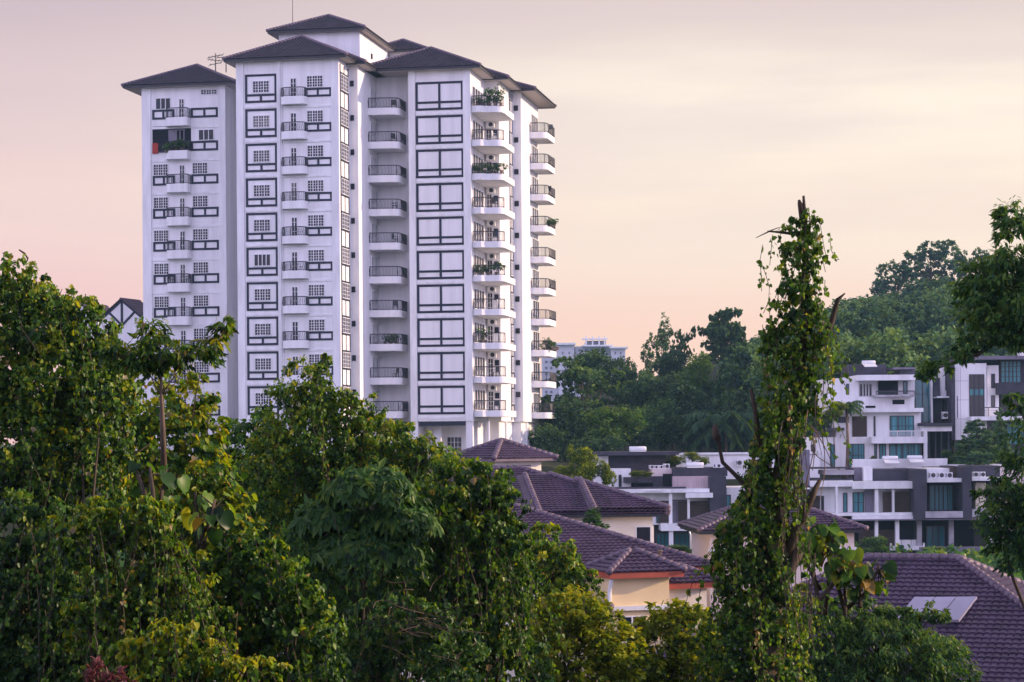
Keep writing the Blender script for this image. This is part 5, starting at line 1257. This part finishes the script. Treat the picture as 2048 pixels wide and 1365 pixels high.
# ------------------------------------------------------------------ things on the tower balconies
def potted(label, u, v, z, w, h, seed, cat='potted plant', n=3):
    root = empty('balcony_plant', WT(u, v, z), -TH); tag(root, label, cat, 'plants on the tower balconies')
    r = random.Random(seed); bl = [(r.uniform(-w/2, w/2), r.uniform(-.15, .15), r.uniform(h*.4, h*.85), w*.3, .28, h*.28) for _ in range(n+3)]
    p, o, kk = crown_points(bl, 1.3, .10, .5, 12, .2, .3, seed=seed); k = len(p); tip, nor = orient(p, o, 'droop', k)
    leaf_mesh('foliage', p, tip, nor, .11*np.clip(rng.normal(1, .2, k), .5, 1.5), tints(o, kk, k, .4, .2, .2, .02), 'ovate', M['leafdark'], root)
    m = MB()
    for i in range(n):
        x = -w/2+w*(i+.5)/n; m.tube([(x, 0, 0), (x, 0, .3)], [.13, .17], 8)
    m.build('pot', M['barkpale'], root); 
    m = MB()
    for q in bl: limb(m, (q[0]*.8, 0, .2), q[:3], .02, .01, .1, 3, 4)
    m.build('stem', M['bark'], root)
zt2 = [z-2.32 for z in Z]
potted('climbing plants crowding the topmost balcony of the right block', uR+2.2, vq-.3, zt2[0], 1.6, 1.7, 1); potted('low plants at the left end of the topmost right block balcony', uR+.9, V8+.6, zt2[0], .9, .8, 2)
potted('thick green hedge of plants along the third right block balcony from the top', uR+1.7, vq-.3, zt2[2], 2.6, .95, 3, n=5)
potted('dark leafy plants on the sixth right block balcony from the top', uR+1.4, vq-.2, zt2[5], 2.2, 1.1, 4); potted('tall plant at the left of the eighth right block balcony', uR+.9, V8+.7, zt2[7], .7, 1.3, 5)
potted('row of plants behind the railing of the eighth recess balcony', u1+1.8, v2+.3, zt2[7], 1.6, .95, 6); potted('bushy plants spilling over the eighth end balcony', u3+2.0, vd+.4, zt2[7], 1.6, 1.15, 7); potted('plant in the corner of the fourth end balcony', u3+2.0, vd+.5, zt2[3], .9, .8, 8)
potted('dark plants trailing over the second left wing balcony', ul(357), V8-.65, ZL[1]-2.42, 1.9, 1.15, 9); potted('small plant trailing from the timber frame of the second left wing balcony', ul(343), V8-.8, ZL[1]-2.6, .5, .8, 10)
cl_ = MB(); cl_.box(-.28, .28, -.03, .03, -1.0, 0).box(-.2, .3, -.06, -.03, -.9, -.1)
c_ = cl_.build('hanging_cloth', M['redcloth']); c_.location = WT(ul(313), V8-.12, ZL[1]-1.55); c_.rotation_euler = (0, 0, -TH); tag(c_, 'red cloth hung over the frame of the open left wing loggia', 'cloth')
def chair(label, u, v, z, rz, m):
    o = empty('balcony_chair', WT(u, v, z), rz); tag(o, label, 'chair', 'chairs on the tower balconies')
    MB().box(-.24, .24, -.22, .22, .40, .44).build('seat', M[m], o); MB().box(-.24, .24, .19, .23, .46, .92).build('backrest', M[m], o)
    for x in (-.21, .21):
        for y in (-.19, .19): MB().box(x-.02, x+.02, y-.02, y+.02, 0, .40).build('leg', M[m], o)
        MB().box(x-.03, x+.03, -.22, .22, .62, .65).build('armrest', M[m], o)
names = 'topmost second third fourth fifth sixth seventh eighth ninth lowest'.split()
for k, m in ((0, 'dkplastic'), (1, 'dkplastic'), (3, 'dkplastic'), (4, 'dkplastic'), (6, 'dkplastic'), (8, 'dkplastic')):
    chair(f'dark chair on the {names[k]} recess balcony of the tower', u1+2.2, v2+.6, zt2[k], R(30*k), m)
for k, m in ((1, 'plastic'), (3, 'dkplastic'), (4, 'dkplastic'), (6, 'plastic'), (8, 'dkplastic'), (9, 'dkplastic')):
    chair(f'{"white" if m == "plastic" else "dark"} chair on the {names[k]} right block balcony', uR+2.0, vq+.2, zt2[k], R(40+35*k), m)
for k, m in ((0, 'dkplastic'), (1, 'dkplastic'), (2, 'dkplastic'), (5, 'dkplastic'), (8, 'dkplastic')):
    chair(f'dark chair on the {names[k]} balcony at the tower\'s right end', u3+2.0, vd+.8, zt2[k], R(20+50*k), m)
chair('white chair on the fifth balcony of the middle block', uu(606), -.5, Z[4]-2.24, R(30), 'plastic'); chair('white chair on the sixth balcony of the middle block', uu(604), -.5, Z[5]-2.24, R(10), 'plastic')
chair('dark chair left of the open door on the sixth left wing balcony', ul(345), V8-.55, ZL[5]-2.42, R(60), 'dkplastic'); chair('dark chair right of the open door on the sixth left wing balcony', ul(378), V8-.55, ZL[5]-2.42, R(-60), 'dkplastic')
for k in range(10):
    o = empty('air_conditioner', WT(ua(984, vR1), vR1-.5, Z[k]-.35), -TH); tag(o, f'air conditioner hung above the {names[k]} right block balcony', 'air conditioner', 'air conditioners on the tower')
    MB().box(-.40, .40, 0, .35, 0, .58).build('casing', M['plastic'], o); MB().tube([(.06, -.02, .29), (.06, .01, .29)], .21, 14).build('fan_grille', M['dkplastic'], o)

# ------------------------------------------------------------------ unseen building added behind the viewpoint, blocks sky light from the near foliage
vb_ = empty('added_shade_building', (0, -5, 13), 0); tag(vb_, 'unseen grey building added behind the viewpoint to darken the near foliage', 'building')
MB().box(-45, 45, -14, 0, -1, 40).build('wall', M['brick'], vb_)
for k in range(12):
    f = MB().box(-45.5, 45.5, 0, 1.2, 1.4+3.1*k, 1.6+3.1*k).build('balcony_slab', M['concrete'], vb_)
    for i in range(10):
        o = make_window('window', 3.0, 2.1, 3, 1, 1, vb_, 'rail', 'glass', mun=False); o.rotation_euler = (0, 0, math.pi); o.location = (-38+8.4*i, .01, 1.7+3.1*k)
MB().box(-46, 46, -15, 1.4, 40, 40.4).build('roof', M['concrete'], vb_)
# ------------------------------------------------------------------ air
hz = bpy.data.materials.new('haze'); hz.use_nodes = True; t = hz.node_tree; t.nodes.clear()
pv = N(t, 'ShaderNodeVolumePrincipled'); pv.inputs['Color'].default_value = (.40, .75, 1.0, 1); pv.inputs['Density'].default_value = .00018; pv.inputs['Anisotropy'].default_value = 0
ho = N(t, 'ShaderNodeOutputMaterial'); t.links.new(pv.outputs[0], ho.inputs[1])
o = MB().box(-260, 330, -6, 960, 9, 110).build('haze', hz); tag(o, kind='stuff')
print('LEAVES', NLEAF)
